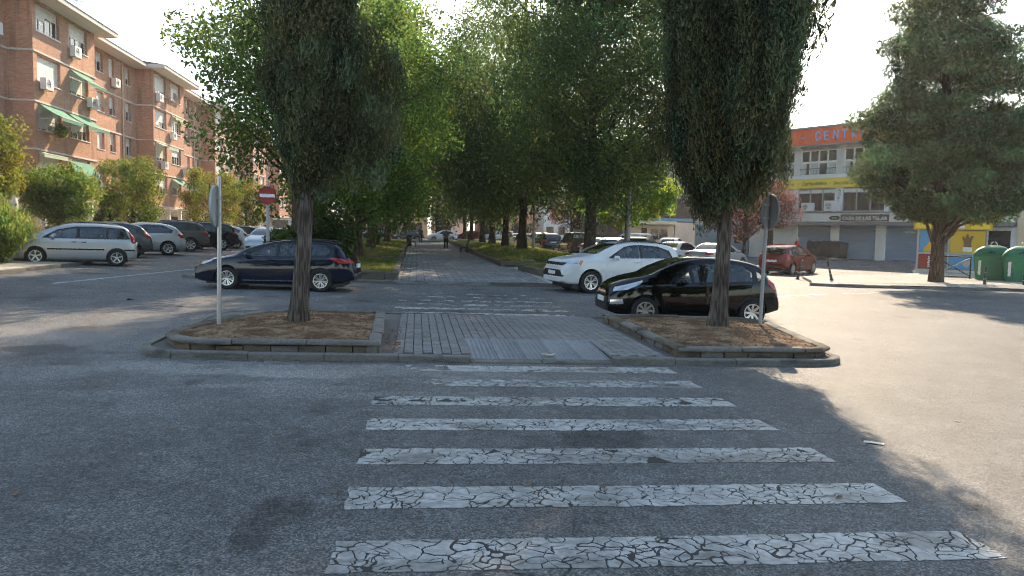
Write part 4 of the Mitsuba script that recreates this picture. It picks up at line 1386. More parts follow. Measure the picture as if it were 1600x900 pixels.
    for poly, x_lo, m, nm in spec['lamps']:
        p = prism_y(soft(poly, .015), L)
        lim = m3.Manifold.cube([2, 4, 4]).translate([L / 2 - 1.2 if x_lo == 'f' else -L / 2 - .8, -2, 0])
        w_in = spec.get('lamp_in', .38) if x_lo == 'f' else spec.get('tail_in', .5)
        for sy in (-1, 1):
            band = m3.Manifold.cube([8, 2, 4]).translate([-4, w_in if sy > 0 else -2 - w_in, 0])
            out.append((nm, None, mikit.ply(lamps ^ p ^ lim ^ band, smooth=35), m))
    for poly, where, m, nm in spec.get('front', []):
        lim = (L / 2 - .5, L / 2 + 1) if where == 'f' else (-L / 2 - 1, -L / 2 + .45)
        out.append((nm, None, mikit.ply(shell(.007, .01) ^ prism_x(soft(poly, .02), *lim), smooth=35), m))
    if not trim.is_empty():
        for sy in (-1, 1):
            half = m3.Manifold.cube([8, 3, 4]).translate([-4, 0 if sy > 0 else -3, 0])
            out.append(('window_trim', None, mikit.ply(trim ^ half, smooth=35), 'm_trim'))
    for poly, m, nm in spec.get('side', []):
        for sy in (-1, 1):
            half = m3.Manifold.cube([8, 3, 4]).translate([-4, .3 if sy > 0 else -3.3, 0])
            out.append((nm, None, mikit.ply((shell(.022, .02) ^ prism_y(poly, L) ^ half) - arches, smooth=35), m))
    out.insert(0, ('body', None, mikit.ply(body, smooth=28), spec.get('paint', 'p_silver')))
    # handles, mirrors
    for s, z in spec['handles']:
        for sy in (-1, 1):
            out.append(('door_handle', None, mikit.ply(rounded_box(.19, .035, .032, .014, 3).translate([L / 2 - s, sy * (W + .008), z]), smooth=True), spec.get('handle_mat', None)))
    s, z = spec['mirror']
    for sy in (-1, 1):
        mm = m3.Manifold.sphere(1, 16).scale([.085, .12, .075]).translate([L / 2 - s, sy * (W + .10), z]) + m3.Manifold.cube([.06, .12, .03], True).translate([L / 2 - s + .01, sy * (W - .0), z - .05])
        out.append(('mirror', None, mikit.ply(mm, smooth=40), spec.get('mirror_mat', None)))
    out.append(('number_plate', None, mikit.ply(box(L / 2 - .03, L / 2 + .022, -.26, .26, spec['plate'][0], spec['plate'][0] + .11)), 'm_plate'))
    out.append(('number_plate', None, mikit.ply(box(-L / 2 - .022, -L / 2 + .03, -.26, .26, spec['plate'][1], spec['plate'][1] + .11)), 'm_plate'))
    if spec.get('rails'):
        b = MB()
        for sy in (-1, 1):
            pts = [(L / 2 - s, sy * (W - .20 - spec.get('tumble', .28) * .33), float(top(s)) + .012) for s in np.linspace(*spec['rails'], 9)]
            b.tube(pts, .02, 6)
        out.append(('roof_rail', None, mikit.ply(b.get(), smooth=40), spec.get('rail_mat', 'm_trim')))
    # dark underbody and wheel housings
    ub = m3.Manifold.cube([L - .7, 2 * W - .3, .14]).translate([-L / 2 + .35, -W + .15, .15])
    for x in (xf, xr):
        for sy in (-1, 1):
            ub = ub + m3.Manifold.cylinder(.02, r + .05, r + .05, 24).rotate([90, 0, 0]).translate([x, sy * (W - .30), r + .01])
    out.append(('underbody', None, mikit.ply(ub), 'm_trim'))
    tyre, rim, back = wheel_parts(r, .2, spec['spokes'], spec['wheel'])
    pt, pr, pb = mikit.ply(tyre, smooth=35), mikit.ply(rim, smooth=30), mikit.ply(back)
    for x in (xf, xr):
        for sy in (-1, 1):
            out.append(('wheel', None, (pt, (x, sy * (W - .115), r, sy)), 'm_rubber'))
            out.append(('rim', 'wheel', (pr, (x, sy * (W - .045), r, sy)), spec.get('rim_mat', 'm_alloy')))
            out.append(('brake', 'wheel', (pb, (x, sy * (W - .10), r, sy)), 'm_alloy_dark'))
    return out


def rect4(y, z0, z1, y2=None):
    y2 = y if y2 is None else y2
    return [(-y, z0), (y, z0), (y2, z1), (-y2, z1)]


CITY = dict(L=3.94, W=.85, fo=.80, wb=2.466, r=.305, mid=1.9, cowl=.92, paint='p_black',
            top=[(0, .55), (.03, .74), (.10, .84), (.25, .93), (.55, 1.03), (.92, 1.115), (1.25, 1.28), (1.63, 1.43), (2.0, 1.50), (2.35, 1.52), (2.85, 1.49), (3.3, 1.41), (3.55, 1.30), (3.74, 1.07), (3.86, .88), (3.94, .62)],
            belt=[(0, .62), (.5, .86), (1.0, .93), (1.6, .93), (2.6, .965), (3.3, 1.02), (3.94, .95)],
            bot=[(0, .27), (.3, .19), (1.2, .18), (3.2, .20), (3.94, .33)], nose=(1.0, .30), tail=(.8, .2),
            windows=[[(1.50, .95), (1.80, 1.19), (1.84, .95)], [(1.90, .96), (1.87, 1.24), (2.08, 1.35), (2.56, 1.40), (2.60, .975)], [(2.68, .98), (2.66, 1.40), (3.06, 1.355), (3.26, 1.2), (3.27, 1.01)], [(3.36, 1.03), (3.35, 1.22), (3.42, 1.21), (3.60, 1.07)]],
            dlo=[(1.42, .93), (1.85, 1.26), (2.10, 1.385), (2.58, 1.43), (3.1, 1.385), (3.42, 1.25), (3.64, 1.05), (3.3, .985), (2.6, .95)],
            screen=[(-.66, 1.06), (.66, 1.06), (.50, 1.45), (-.50, 1.45)], rear=[(-.58, 1.04), (.58, 1.04), (.46, 1.36), (-.46, 1.36)],
            seams=[(1.34, .3, 1.40, .93), (2.62, .3, 2.64, .97), (3.24, .98, 3.1, .6)], handles=[(2.45, .86), (3.12, .89)], handle_mat=None, mirror=(1.62, .97), plate=(.46, .62), seats=(2.15, 2.95),
            lamps=[([(.10, .70), (.16, .80), (.78, .985), (.66, .88), (.40, .76)], 'f', 'm_lamp_clear', 'headlight'), ([(3.58, .98), (3.70, 1.06), (3.93, .90), (3.93, .80), (3.74, .82)], 'r', 'm_lamp_red', 'tail_lamp'), ([(.04, .42), (.05, .52), (.30, .54), (.32, .44)], 'f', 'm_chrome', 'fog_lamp')],
            front=[([(-.42, .30), (.42, .30), (.52, .44), (-.52, .44)], 'f', 'm_trim', 'grille'), ([(-.34, .66), (.34, .66), (.30, .70), (-.30, .70)], 'f', 'm_chrome', 'grille_bar'), ([(-.40, .36), (.40, .36), (.44, .44), (-.44, .44)], 'r', 'm_trim', 'rear_bumper')],
            spokes=8, wheel='petal', lamp_in=.36, tail_in=.50)
ESTATE = dict(L=4.56, W=.90, fo=.96, wb=2.648, r=.32, mid=2.5, cowl=1.04, paint='p_navy',
              top=[(0, .52), (.04, .66), (.14, .75), (.5, .89), (1.03, 1.0), (1.45, 1.19), (1.95, 1.35), (2.35, 1.43), (2.9, 1.475), (3.4, 1.465), (3.8, 1.425), (4.05, 1.35), (4.25, 1.16), (4.42, .98), (4.5, .80), (4.56, .55)],
              belt=[(0, .55), (.5, .82), (1.2, .93), (2.3, .965), (3.2, 1.0), (4.0, 1.04), (4.56, .9)],
              bot=[(0, .25), (.3, .19), (1.2, .17), (3.7, .20), (4.56, .34)], nose=(1.0, .27), tail=(.7, .16),
              windows=[[(1.50, .98), (2.02, 1.275), (2.34, 1.355), (2.32, .985)], [(2.42, .99), (2.43, 1.365), (3.16, 1.385), (3.15, 1.02)], [(3.24, 1.03), (3.24, 1.385), (3.66, 1.36), (3.90, 1.19), (3.78, 1.065)]],
              dlo=[(1.36, .965), (2.02, 1.32), (2.40, 1.40), (3.2, 1.415), (3.72, 1.39), (4.0, 1.19), (3.8, 1.035), (3.1, .99)],
              screen=[(-.66, 1.02), (.66, 1.02), (.52, 1.37), (-.52, 1.37)], rear=[(-.60, 1.0), (.60, 1.0), (.48, 1.34), (-.48, 1.34)], rear_glass='m_glass_tint', clear=(0,),
              seams=[(1.30, .3, 1.36, .96), (2.36, .3, 2.38, .98), (3.12, 1.0, 3.05, .6)], handles=[(2.20, .88), (3.02, .91)], mirror=(1.56, 1.0), plate=(.42, .70), seats=(2.35, 3.2), boot=.2,
              lamps=[([(.10, .68), (.16, .76), (.62, .86), (.50, .78), (.3, .70)], 'f', 'm_lamp_clear', 'headlight'), ([(3.82, .98), (3.95, 1.01), (4.5, .94), (4.5, .84), (4.15, .83)], 'r', 'm_lamp_red', 'tail_lamp')],
              front=[([(-.50, .26), (.50, .26), (.62, .46), (-.62, .46)], 'f', 'm_trim', 'grille'), ([(-.45, .36), (.45, .36), (.5, .46), (-.5, .46)], 'r', 'm_trim', 'rear_bumper'), ([(-.60, .50), (.60, .50), (.60, .535), (-.60, .535)], 'r', 'm_chrome', 'bumper_strip')],
              side=[([(1.4, .27), (3.25, .29), (3.25, .305), (1.4, .285)], 'm_chrome', 'sill_strip')],
              spokes=7, wheel='fork', rails=(2.0, 4.0), lamp_in=.34, tail_in=.46)
CROSS = dict(L=4.30, W=.89, fo=.92, wb=2.67, r=.345, mid=2.45, cowl=1.08, paint='p_white',
             top=[(0, .62), (.03, .90), (.10, .99), (.35, 1.06), (1.08, 1.17), (1.5, 1.38), (1.95, 1.54), (2.4, 1.60), (3.0, 1.60), (3.5, 1.56), (3.85, 1.50), (4.05, 1.32), (4.18, 1.12), (4.25, .95), (4.30, .7)],
             belt=[(0, .7), (.5, .98), (1.2, 1.05), (2.6, 1.085), (3.6, 1.12), (4.3, 1.0)], bot=[(0, .34), (.3, .26), (1.2, .25), (3.5, .28), (4.3, .40)], nose=(.9, .24), tail=(.6, .15),
             windows=[[(1.62, 1.10), (2.08, 1.39), (2.30, 1.455), (2.62, 1.475), (2.62, 1.10)], [(2.70, 1.105), (2.70, 1.475), (3.25, 1.44), (3.62, 1.32), (3.72, 1.16), (3.68, 1.125)]],
             dlo=[(1.48, 1.08), (2.08, 1.43), (2.35, 1.495), (2.7, 1.51), (3.3, 1.475), (3.70, 1.345), (3.80, 1.15), (3.72, 1.105)], clear=(0,),
             screen=[(-.68, 1.2), (.68, 1.2), (.54, 1.53), (-.54, 1.53)], rear=[(-.60, 1.12), (.60, 1.12), (.50, 1.44), (-.50, 1.44)], rear_glass='m_glass_tint',
             seams=[(1.42, .4, 1.46, 1.08), (2.64, .4, 2.66, 1.1), (3.5, 1.1, 3.35, .7)], handles=[(2.50, .98), (3.28, 1.0)], handle_mat=None, mirror=(1.72, 1.10), plate=(.55, .85), seats=(2.4, 3.15), zfloor=.5,
             lamps=[([(.06, .90), (.10, .99), (.56, 1.0), (.50, .90), (.2, .88)], 'f', 'm_lamp_clear', 'headlight'), ([(.50, .90), (.56, 1.0), (.66, 1.0), (.56, .86)], 'f', 'm_lamp_amber', 'side_lamp'), ([(3.95, 1.0), (3.95, 1.1), (4.25, 1.08), (4.28, .96)], 'r', 'm_lamp_red', 'tail_lamp')],
             front=[([(-.62, .84), (.62, .84), (.66, .93), (-.66, .93)], 'f', 'm_trim', 'grille'), ([(-.74, .50), (.74, .50), (.56, .70), (-.56, .70)], 'f', 'm_trim', 'lower_grille')],
             side=[([(1.28, .28), (3.25, .30), (3.25, .36), (1.28, .34)], 'm_trim', 'sill_cladding')], spokes=6, wheel='fork', rails=(1.9, 3.8), lamp_in=.46, tail_in=.5)
MPV = dict(L=4.70, W=.92, fo=1.16, wb=2.80, r=.33, mid=2.6, cowl=1.08, paint='p_silver',
           top=[(0, .55), (.03, .75), (.12, .85), (.5, 1.02), (1.08, 1.19), (1.6, 1.42), (2.05, 1.57), (2.5, 1.64), (3.3, 1.655), (4.0, 1.61), (4.30, 1.53), (4.5, 1.25), (4.62, .98), (4.67, .80), (4.70, .55)],
           belt=[(0, .6), (.5, .88), (1.3, 1.02), (2.5, 1.05), (4.0, 1.07), (4.7, .98)], bot=[(0, .26), (.3, .2), (1.2, .19), (4.0, .22), (4.7, .32)], nose=(1.0, .25), tail=(.5, .12), tumble=.24,
           windows=[[(1.55, 1.06), (1.62, 1.16), (1.95, 1.36), (2.54, 1.47), (2.56, 1.07)], [(2.66, 1.075), (2.66, 1.49), (3.58, 1.51), (3.58, 1.085)], [(3.66, 1.09), (3.66, 1.51), (4.2, 1.46), (4.36, 1.10)]],
           dlo=[(1.32, 1.035), (1.9, 1.39), (2.5, 1.52), (3.3, 1.545), (4.22, 1.50), (4.44, 1.08), (3.4, 1.055)], clear=(0,),
           screen=[(-.70, 1.2), (.70, 1.2), (.60, 1.56), (-.60, 1.56)], rear=[(-.64, 1.08), (.64, 1.08), (.58, 1.48), (-.58, 1.48)], rear_glass='m_glass_tint',
           seams=[(1.45, .32, 1.48, 1.02), (2.60, .32, 2.61, 1.05), (3.62, .55, 3.62, 1.06)], handles=[(2.45, .92), (2.78, .92)], handle_mat='m_trim', mirror=(1.72, 1.10), plate=(.4, .8), seats=(2.3, 3.2),
           lamps=[([(.08, .70), (.2, .84), (.62, 1.0), (.5, .84), (.25, .7)], 'f', 'm_lamp_clear', 'headlight'), ([(4.36, 1.42), (4.48, 1.40), (4.68, .92), (4.5, .92)], 'r', 'm_lamp_red', 'tail_lamp')],
           front=[([(-.45, .66), (.45, .66), (.5, .74), (-.5, .74)], 'f', 'm_trim', 'grille')],
           side=[([(1.55, .595), (3.50, .615), (3.50, .67), (1.55, .65)], 'm_trim', 'side_moulding'), ([(4.22, .615), (4.62, .615), (4.62, .67), (4.22, .67)], 'm_trim', 'side_moulding')],
           spokes=5, wheel='plain', lamp_in=.42, tail_in=.66)
HATCH = dict(L=4.25, W=.88, fo=.86, wb=2.58, r=.32, mid=2.1, cowl=1.0, paint='p_grey',
             top=[(0, .52), (.04, .70), (.15, .80), (.55, .95), (1.0, 1.07), (1.4, 1.28), (1.85, 1.46), (2.3, 1.53), (2.9, 1.53), (3.4, 1.47), (3.75, 1.36), (4.0, 1.12), (4.14, .95), (4.21, .78), (4.25, .55)],
             belt=[(0, .58), (.5, .86), (1.2, .97), (2.4, 1.0), (3.5, 1.06), (4.25, .95)], bot=[(0, .25), (.3, .19), (1.2, .18), (3.5, .20), (4.25, .32)], nose=(1.0, .27), tail=(.7, .18),
             windows=[[(1.5, 1.01), (2.0, 1.33), (2.44, 1.41), (2.44, 1.02)], [(2.52, 1.025), (2.52, 1.415), (3.15, 1.39), (3.55, 1.24), (3.62, 1.12), (3.55, 1.08)]],
             dlo=[(1.42, .99), (2.0, 1.36), (2.5, 1.44), (3.2, 1.42), (3.66, 1.2), (3.6, 1.06)],
             screen=[(-.66, 1.08), (.66, 1.08), (.52, 1.45), (-.52, 1.45)], rear=[(-.60, 1.02), (.60, 1.02), (.48, 1.40), (-.48, 1.40)],
             seams=[(1.36, .3, 1.42, .99), (2.48, .3, 2.48, 1.0), (3.32, 1.06, 3.1, .6)], handles=[(2.3, .92), (3.1, .95)], mirror=(1.62, 1.03), plate=(.42, .62), seats=(2.2, 3.0),
             lamps=[([(.08, .68), (.16, .78), (.62, .92), (.5, .80), (.28, .7)], 'f', 'm_lamp_clear', 'headlight'), ([(3.86, .98), (3.92, 1.08), (4.2, 1.02), (4.22, .86), (4.0, .84)], 'r', 'm_lamp_red', 'tail_lamp')],
             front=[([(-.5, .3), (.5, .3), (.55, .46), (-.55, .46)], 'f', 'm_trim', 'grille'), ([(-.5, .34), (.5, .34), (.55, .44), (-.55, .44)], 'r', 'm_trim', 'rear_bumper')],
             spokes=5, wheel='fork', lamp_in=.36, tail_in=.48)
SUV = dict(L=4.62, W=.92, fo=.92, wb=2.70, r=.36, mid=2.5, cowl=1.1, paint='p_taupe',
           top=[(0, .6), (.04, .88), (.14, .97), (.5, 1.06), (1.1, 1.16), (1.55, 1.40), (2.0, 1.58), (2.5, 1.66), (3.3, 1.665), (3.9, 1.60), (4.2, 1.48), (4.38, 1.22), (4.5, 1.02), (4.57, .86), (4.62, .6)],
           belt=[(0, .66), (.5, .96), (1.2, 1.06), (2.5, 1.09), (3.8, 1.14), (4.62, 1.0)], bot=[(0, .33), (.3, .26), (1.2, .25), (3.8, .28), (4.62, .38)], nose=(.9, .23), tail=(.6, .15),
           windows=[[(1.62, 1.11), (2.12, 1.43), (2.56, 1.51), (2.56, 1.115)], [(2.64, 1.12), (2.64, 1.515), (3.45, 1.51), (3.45, 1.15)], [(3.53, 1.16), (3.53, 1.50), (3.85, 1.46), (4.1, 1.24), (4.0, 1.18)]],
           dlo=[(1.5, 1.09), (2.12, 1.47), (2.6, 1.55), (3.5, 1.55), (3.9, 1.49), (4.16, 1.24), (4.0, 1.15)],
           screen=[(-.7, 1.18), (.7, 1.18), (.56, 1.58), (-.56, 1.58)], rear=[(-.62, 1.14), (.62, 1.14), (.52, 1.52), (-.52, 1.52)],
           seams=[(1.45, .4, 1.5, 1.08), (2.6, .4, 2.6, 1.1), (3.45, 1.12, 3.3, .7)], handles=[(2.4, .99), (3.3, 1.02)], mirror=(1.75, 1.13), plate=(.55, .82), seats=(2.4, 3.3),
           lamps=[([(.08, .84), (.14, .94), (.6, 1.02), (.5, .9), (.25, .84)], 'f', 'm_lamp_clear', 'headlight'), ([(4.2, 1.02), (4.25, 1.14), (4.56, 1.08), (4.58, .94), (4.35, .94)], 'r', 'm_lamp_red', 'tail_lamp')],
           front=[([(-.6, .6), (.6, .6), (.6, .84), (-.6, .84)], 'f', 'm_trim', 'grille'), ([(-.66, .4), (.66, .4), (.68, .56), (-.68, .56)], 'r', 'm_trim', 'rear_bumper')],
           side=[([(1.35, .28), (3.3, .30), (3.3, .38), (1.35, .36)], 'm_trim', 'sill_cladding')], spokes=6, wheel='plain', rails=(2.1, 4.1), lamp_in=.42, tail_in=.5)
SALOON = dict(L=4.42, W=.87, fo=.86, wb=2.60, r=.31, mid=2.3, cowl=1.05, paint='p_white',
              top=[(0, .5), (.04, .66), (.15, .76), (.6, .89), (1.05, .98), (1.5, 1.22), (1.9, 1.38), (2.4, 1.44), (2.85, 1.41), (3.2, 1.28), (3.65, 1.06), (4.0, 1.03), (4.25, .99), (4.36, .85), (4.42, .55)],
              belt=[(0, .55), (.5, .8), (1.2, .91), (2.4, .94), (3.6, .98), (4.42, .85)], bot=[(0, .25), (.3, .19), (1.2, .18), (3.6, .20), (4.42, .33)], nose=(1.0, .26), tail=(.7, .15),
              windows=[[(1.5, .94), (1.98, 1.25), (2.38, 1.33), (2.38, .95)], [(2.46, .955), (2.46, 1.335), (2.85, 1.31), (3.28, 1.05), (3.2, .98)]],
              dlo=[(1.4, .925), (1.98, 1.28), (2.42, 1.365), (2.9, 1.335), (3.4, 1.03), (3.2, .955)],
              screen=[(-.66, 1.0), (.66, 1.0), (.52, 1.37), (-.52, 1.37)], rear=[(-.62, 1.09), (.62, 1.09), (.50, 1.36), (-.50, 1.36)],
              seams=[(1.36, .3, 1.4, .92), (2.42, .3, 2.42, .95), (3.2, .96, 3.0, .6)], handles=[(2.25, .86), (3.05, .88)], mirror=(1.6, .97), plate=(.4, .66), seats=(2.2, 3.0),
              lamps=[([(.08, .64), (.14, .73), (.55, .84), (.45, .74), (.25, .64)], 'f', 'm_lamp_clear', 'headlight'), ([(4.06, .84), (4.06, .97), (4.32, .94), (4.38, .80)], 'r', 'm_lamp_red', 'tail_lamp')],
              front=[([(-.5, .55), (.5, .55), (.5, .66), (-.5, .66)], 'f', 'm_trim', 'grille'), ([(-.5, .32), (.5, .32), (.55, .42), (-.55, .42)], 'r', 'm_trim', 'rear_bumper')],
              spokes=6, wheel='plain', lamp_in=.36, tail_in=.5)
VAN = dict(L=4.21, W=.91, fo=.86, wb=2.70, r=.32, mid=2.3, cowl=.95, paint='p_green',
           top=[(0, .55), (.04, .75), (.14, .86), (.5, 1.0), (.95, 1.10), (1.35, 1.45), (1.7, 1.70), (2.1, 1.79), (3.0, 1.81), (3.8, 1.79), (4.05, 1.74), (4.13, 1.55), (4.17, 1.1), (4.19, .8), (4.21, .5)],
           belt=[(0, .6), (.5, .92), (1.1, 1.02), (2.4, 1.06), (4.2, 1.08)], bot=[(0, .27), (.3, .2), (1.2, .2), (3.5, .22), (4.21, .3)], nose=(.8, .22), tail=(.3, .08), tumble=.14,
           windows=[[(1.25, 1.08), (1.62, 1.50), (2.15, 1.55), (2.15, 1.09)]], dlo=None,
           screen=[(-.70, 1.14), (.70, 1.14), (.66, 1.66), (-.66, 1.66)], rear=[(-.70, 1.12), (.70, 1.12), (.66, 1.62), (-.66, 1.62)],
           seams=[(1.2, .3, 1.22, 1.05), (2.22, .3, 2.22, 1.6), (3.1, .3, 3.1, 1.6)], handles=[(2.1, .95), (2.5, .95)], mirror=(1.35, 1.12), plate=(.45, .66), seats=(1.9, 2.8),
           lamps=[([(.08, .7), (.15, .82), (.55, .98), (.48, .8), (.25, .7)], 'f', 'm_lamp_clear', 'headlight'), ([(4.1, .75), (4.1, 1.05), (4.2, 1.05), (4.21, .75)], 'r', 'm_lamp_red', 'tail_lamp')],
           front=[([(-.5, .45), (.5, .45), (.5, .6), (-.5, .6)], 'f', 'm_trim', 'grille'), ([(-.8, .32), (.8, .32), (.8, .48), (-.8, .48)], 'r', 'm_trim', 'rear_bumper'), ([(-.010, .5), (.010, .5), (.010, 1.7), (-.010, 1.7)], 'r', 'm_trim', 'door_gap')],
           spokes=6, wheel='plain', lamp_in=.42, tail_in=.72)

_car_cache = {}


def car(spec_name, paint, x, y, heading, label, name='parked_car', cat='car', group=None, hero=False, scale=1.0, z=None, far=False):
    """heading in degrees: direction the nose points, measured counterclockwise from +x"""
    spec = globals()[spec_name]
    ck = (spec_name, hero)
    if ck not in _car_cache:
        _car_cache[ck] = build_car(spec, hero)
    k = thing(name, label, cat, group)
    z = float(ground_z(x, y)) if z is None else z
    h = math.radians(heading)
    zf, zr = (float(ground_z(x + sgn * 1.3 * math.cos(h), y + sgn * 1.3 * math.sin(h))) for sgn in (1, -1))
    zl, zs = (float(ground_z(x - sgn * .7 * math.sin(h), y + sgn * .7 * math.cos(h))) for sgn in (1, -1))
    pitch, roll = -math.degrees(math.atan2(zf - zr, 2.6)), math.degrees(math.atan2(zl - zs, 1.4))
    M = T4().translate([x, y, z + .004]).rotate([0, 0, 1], heading).rotate([0, 1, 0], pitch).rotate([1, 0, 0], roll).scale(scale)
    last = None
    for nm, par, d, m in _car_cache[ck]:
        if far and nm in ('door_handle', 'brake', 'fog_lamp', 'underbody', 'grille_bar'):
            continue
        m = paint if m is None or nm == 'body' else m
        if isinstance(d, tuple):
            d, (wx, wy, wz, sy) = d
            W_ = M @ T4().translate([wx, wy, wz]).rotate([0, 0, 1], 0 if sy > 0 else 180)
        else:
            W_ = M
        kk = obj(nm, d, m, (last if par else k), to_world=W_)
        if nm == 'wheel':
            last = kk
    return k, M
# ---------------------------------------------------------------- the four cars in the foreground
car('CITY', 'p_black', 5.72, 15.9, 180, 'glossy black hatchback parked across the lane behind the right planter', hero=True, scale=.93)
car('ESTATE', 'p_navy', -3.78, 22.1, 176, 'dark blue estate car with roof rails behind the left planter', hero=True, scale=.94)
car('CROSS', 'p_white', 6.25, 24.0, 194, 'white crossover with dark alloy wheels parked beyond the black hatchback', hero=True)
car('CITY', 'p_red', 18.7, 36.9, 39, 'dark red hatchback seen from behind, near the leaning bollards', hero=True, scale=.98)
# ---------------------------------------------------------------- cars nose-in along the left kerb
LG = 'cars parked nose-in along the left side'
car('MPV', 'p_silver', -12.45, 29.6, 202, 'long silver people carrier beside the bush on the sandy pavement', group=LG, hero=True, scale=.9)
car('HATCH', 'p_dark', -13.6, 33.0, 199, 'black hatchback almost hidden behind the silver people carrier', group=LG)
car('HATCH', 'p_grey', -13.8, 35.6, 199, 'dark grey hatchback to the right of the silver people carrier', group=LG)
car('HATCH', 'p_silver', -13.5, 39.4, 199, 'silver hatchback half hidden behind the dark grey hatchback', group=LG)
car('SUV', 'p_taupe', -13.9, 44.6, 199, 'brownish grey off-roader with red tail lamp, left of the round sign', group=LG)
car('SUV', 'p_dark', -13.3, 49.0, 199, 'tall dark car with pale roof glare just behind the brownish off-roader', group=LG)
car('HATCH', 'p_white', -13.4, 53.2, 199, 'white hatchback peeping out right behind the signpost', group=LG, far=True)
car('HATCH', 'p_black', -13.2, 57.4, 199, 'black hatchback just right of the signpost in the left row', group=LG, far=True)
car('HATCH', 'p_white', -13.4, 64.0, 199, 'white hatchback with its whole side showing, right of the signpost', group=LG, far=True)
car('HATCH', 'p_red', -13.6, 70.0, 199, 'red hatchback far along the left row beyond the white one', group=LG, far=True)
car('SALOON', 'p_white', -13.4, 76.0, 199, 'white saloon far along the left row, just beyond the red hatchback', group=LG, far=True)
car('HATCH', 'p_dark', -13.4, 82.0, 199, 'last dark car of the left row', group=LG, far=True)
car('HATCH', 'p_paleblue', -8.7, 46.5, 262, 'pale blue hatchback driving towards the junction in the left lane', far=True)
car('SALOON', 'p_white', -9.2, 62.0, 265, 'white saloon behind the pale blue hatchback in the left lane', far=True)
car('SUV', 'p_white', -9.6, 72.0, 265, 'white off-roader behind the white saloon, seen through the leaves', far=True)
# ---------------------------------------------------------------- right lane: row seen from behind beyond the lawn
RG = 'cars parked in the right lane beyond the lawn'
kv, MV = car('VAN', 'p_green', 12.6, 61.0, 93, 'dark green van with pale lettering on its rear window', name='delivery_van', cat='van', group=RG)
car('SUV', 'p_dark', 11.6, 68.0, 93, 'black off-roader beside the lettered van', group=RG, far=True)
car('SUV', 'p_silver', 11.9, 75.0, 93, 'silver off-roader left of the black one, behind the tree trunks', group=RG, far=True)
car('HATCH', 'p_dark', 11.4, 82.0, 93, 'dark hatchback between the tree trunks, beyond the silver off-roader', group=RG, far=True)
car('SALOON', 'p_white', 11.6, 90.0, 93, 'white saloon far beyond the tree trunks of the right row', group=RG, far=True)
car('VAN', 'p_white', 18.6, 66.0, 120, 'white delivery van right of the thick tree trunk', name='delivery_van', cat='van', group=RG, far=True)
car('HATCH', 'p_white', 20.6, 60.5, 60, 'white hatchback in front of the white delivery van', group=RG, far=True)
# van lettering on the rear doors
for s, y, z, h, w in (('COMEDOR', .62, 1.50, .10, .62), ('SOCIAL', .62, 1.36, .10, .52)):
    t = meshkit.text_mesh(s, h, .004, True)
    q = np.array(t.vertices); q[:, 0] *= w / q[:, 0].max()
    obj('lettering', (np.stack([np.full(len(q), -2.115) - q[:, 2], y - q[:, 0], z + q[:, 1]], 1), np.array(t.faces)), 'm_plate', kv, to_world=MV)
a = np.linspace(0, 2 * PI, 21)
obj('emblem', MB().tube(np.stack([np.full(21, -2.12), -.35 + .17 * np.cos(a), 1.42 + .15 * np.sin(a)], 1), .02, 4, False).tube(np.stack([np.full(9, -2.12), np.linspace(-.48, -.22, 9), 1.42 + .06 * np.sin(np.linspace(0, 6.3, 9))], 1), .02, 4).get(), 'm_plate', kv, to_world=MV)
# ---------------------------------------------------------------- angled row between the black hatchback and the shop
AG = 'cars parked at an angle in front of the shops'
car('SALOON', 'p_silver', 16.4, 40.6, 39, 'silver saloon just left of the dark red hatchback', group=AG)
car('SALOON', 'p_white', 15.6, 44.6, 39, 'white saloon behind the silver saloon, right of the tree trunk', group=AG)
car('SUV', 'p_dark', 14.2, 47.6, 60, 'black off-roader with its rear door towards us, left of the tree trunk', group=AG)
car('HATCH', 'p_paleblue', 13.6, 52.0, 60, 'pale hatchback with bright roof between the off-roader and the crossover', group=AG, far=True)
car('SALOON', 'p_beige', 13.6, 57.0, 60, 'beige saloon, only its roof showing over the white crossover', group=AG, far=True)
# ---------------------------------------------------------------- cars across the far end of the walkway
FG = 'cars parked across the far end of the walkway'
for i, (x, p, sp_, l) in enumerate(((-6.2, 'p_dark', 'HATCH', 'dark hatchback at the left end of the far row'), (-1.2, 'p_grey', 'SALOON', 'grey saloon in the far row, left of the walking people'), (3.6, 'p_white', 'HATCH', 'white hatchback in the far row, behind the farther pedestrian'), (7.4, 'p_red', 'HATCH', 'red hatchback in the far row, right of the farther pedestrian'), (11.8, 'p_silver', 'SUV', 'silver off-roader at the right end of the far row'))):
    car(sp_, p, x, 111 + (i % 2) * .6, 178 if i % 2 else 182, l, group=FG, far=True, z=.05)
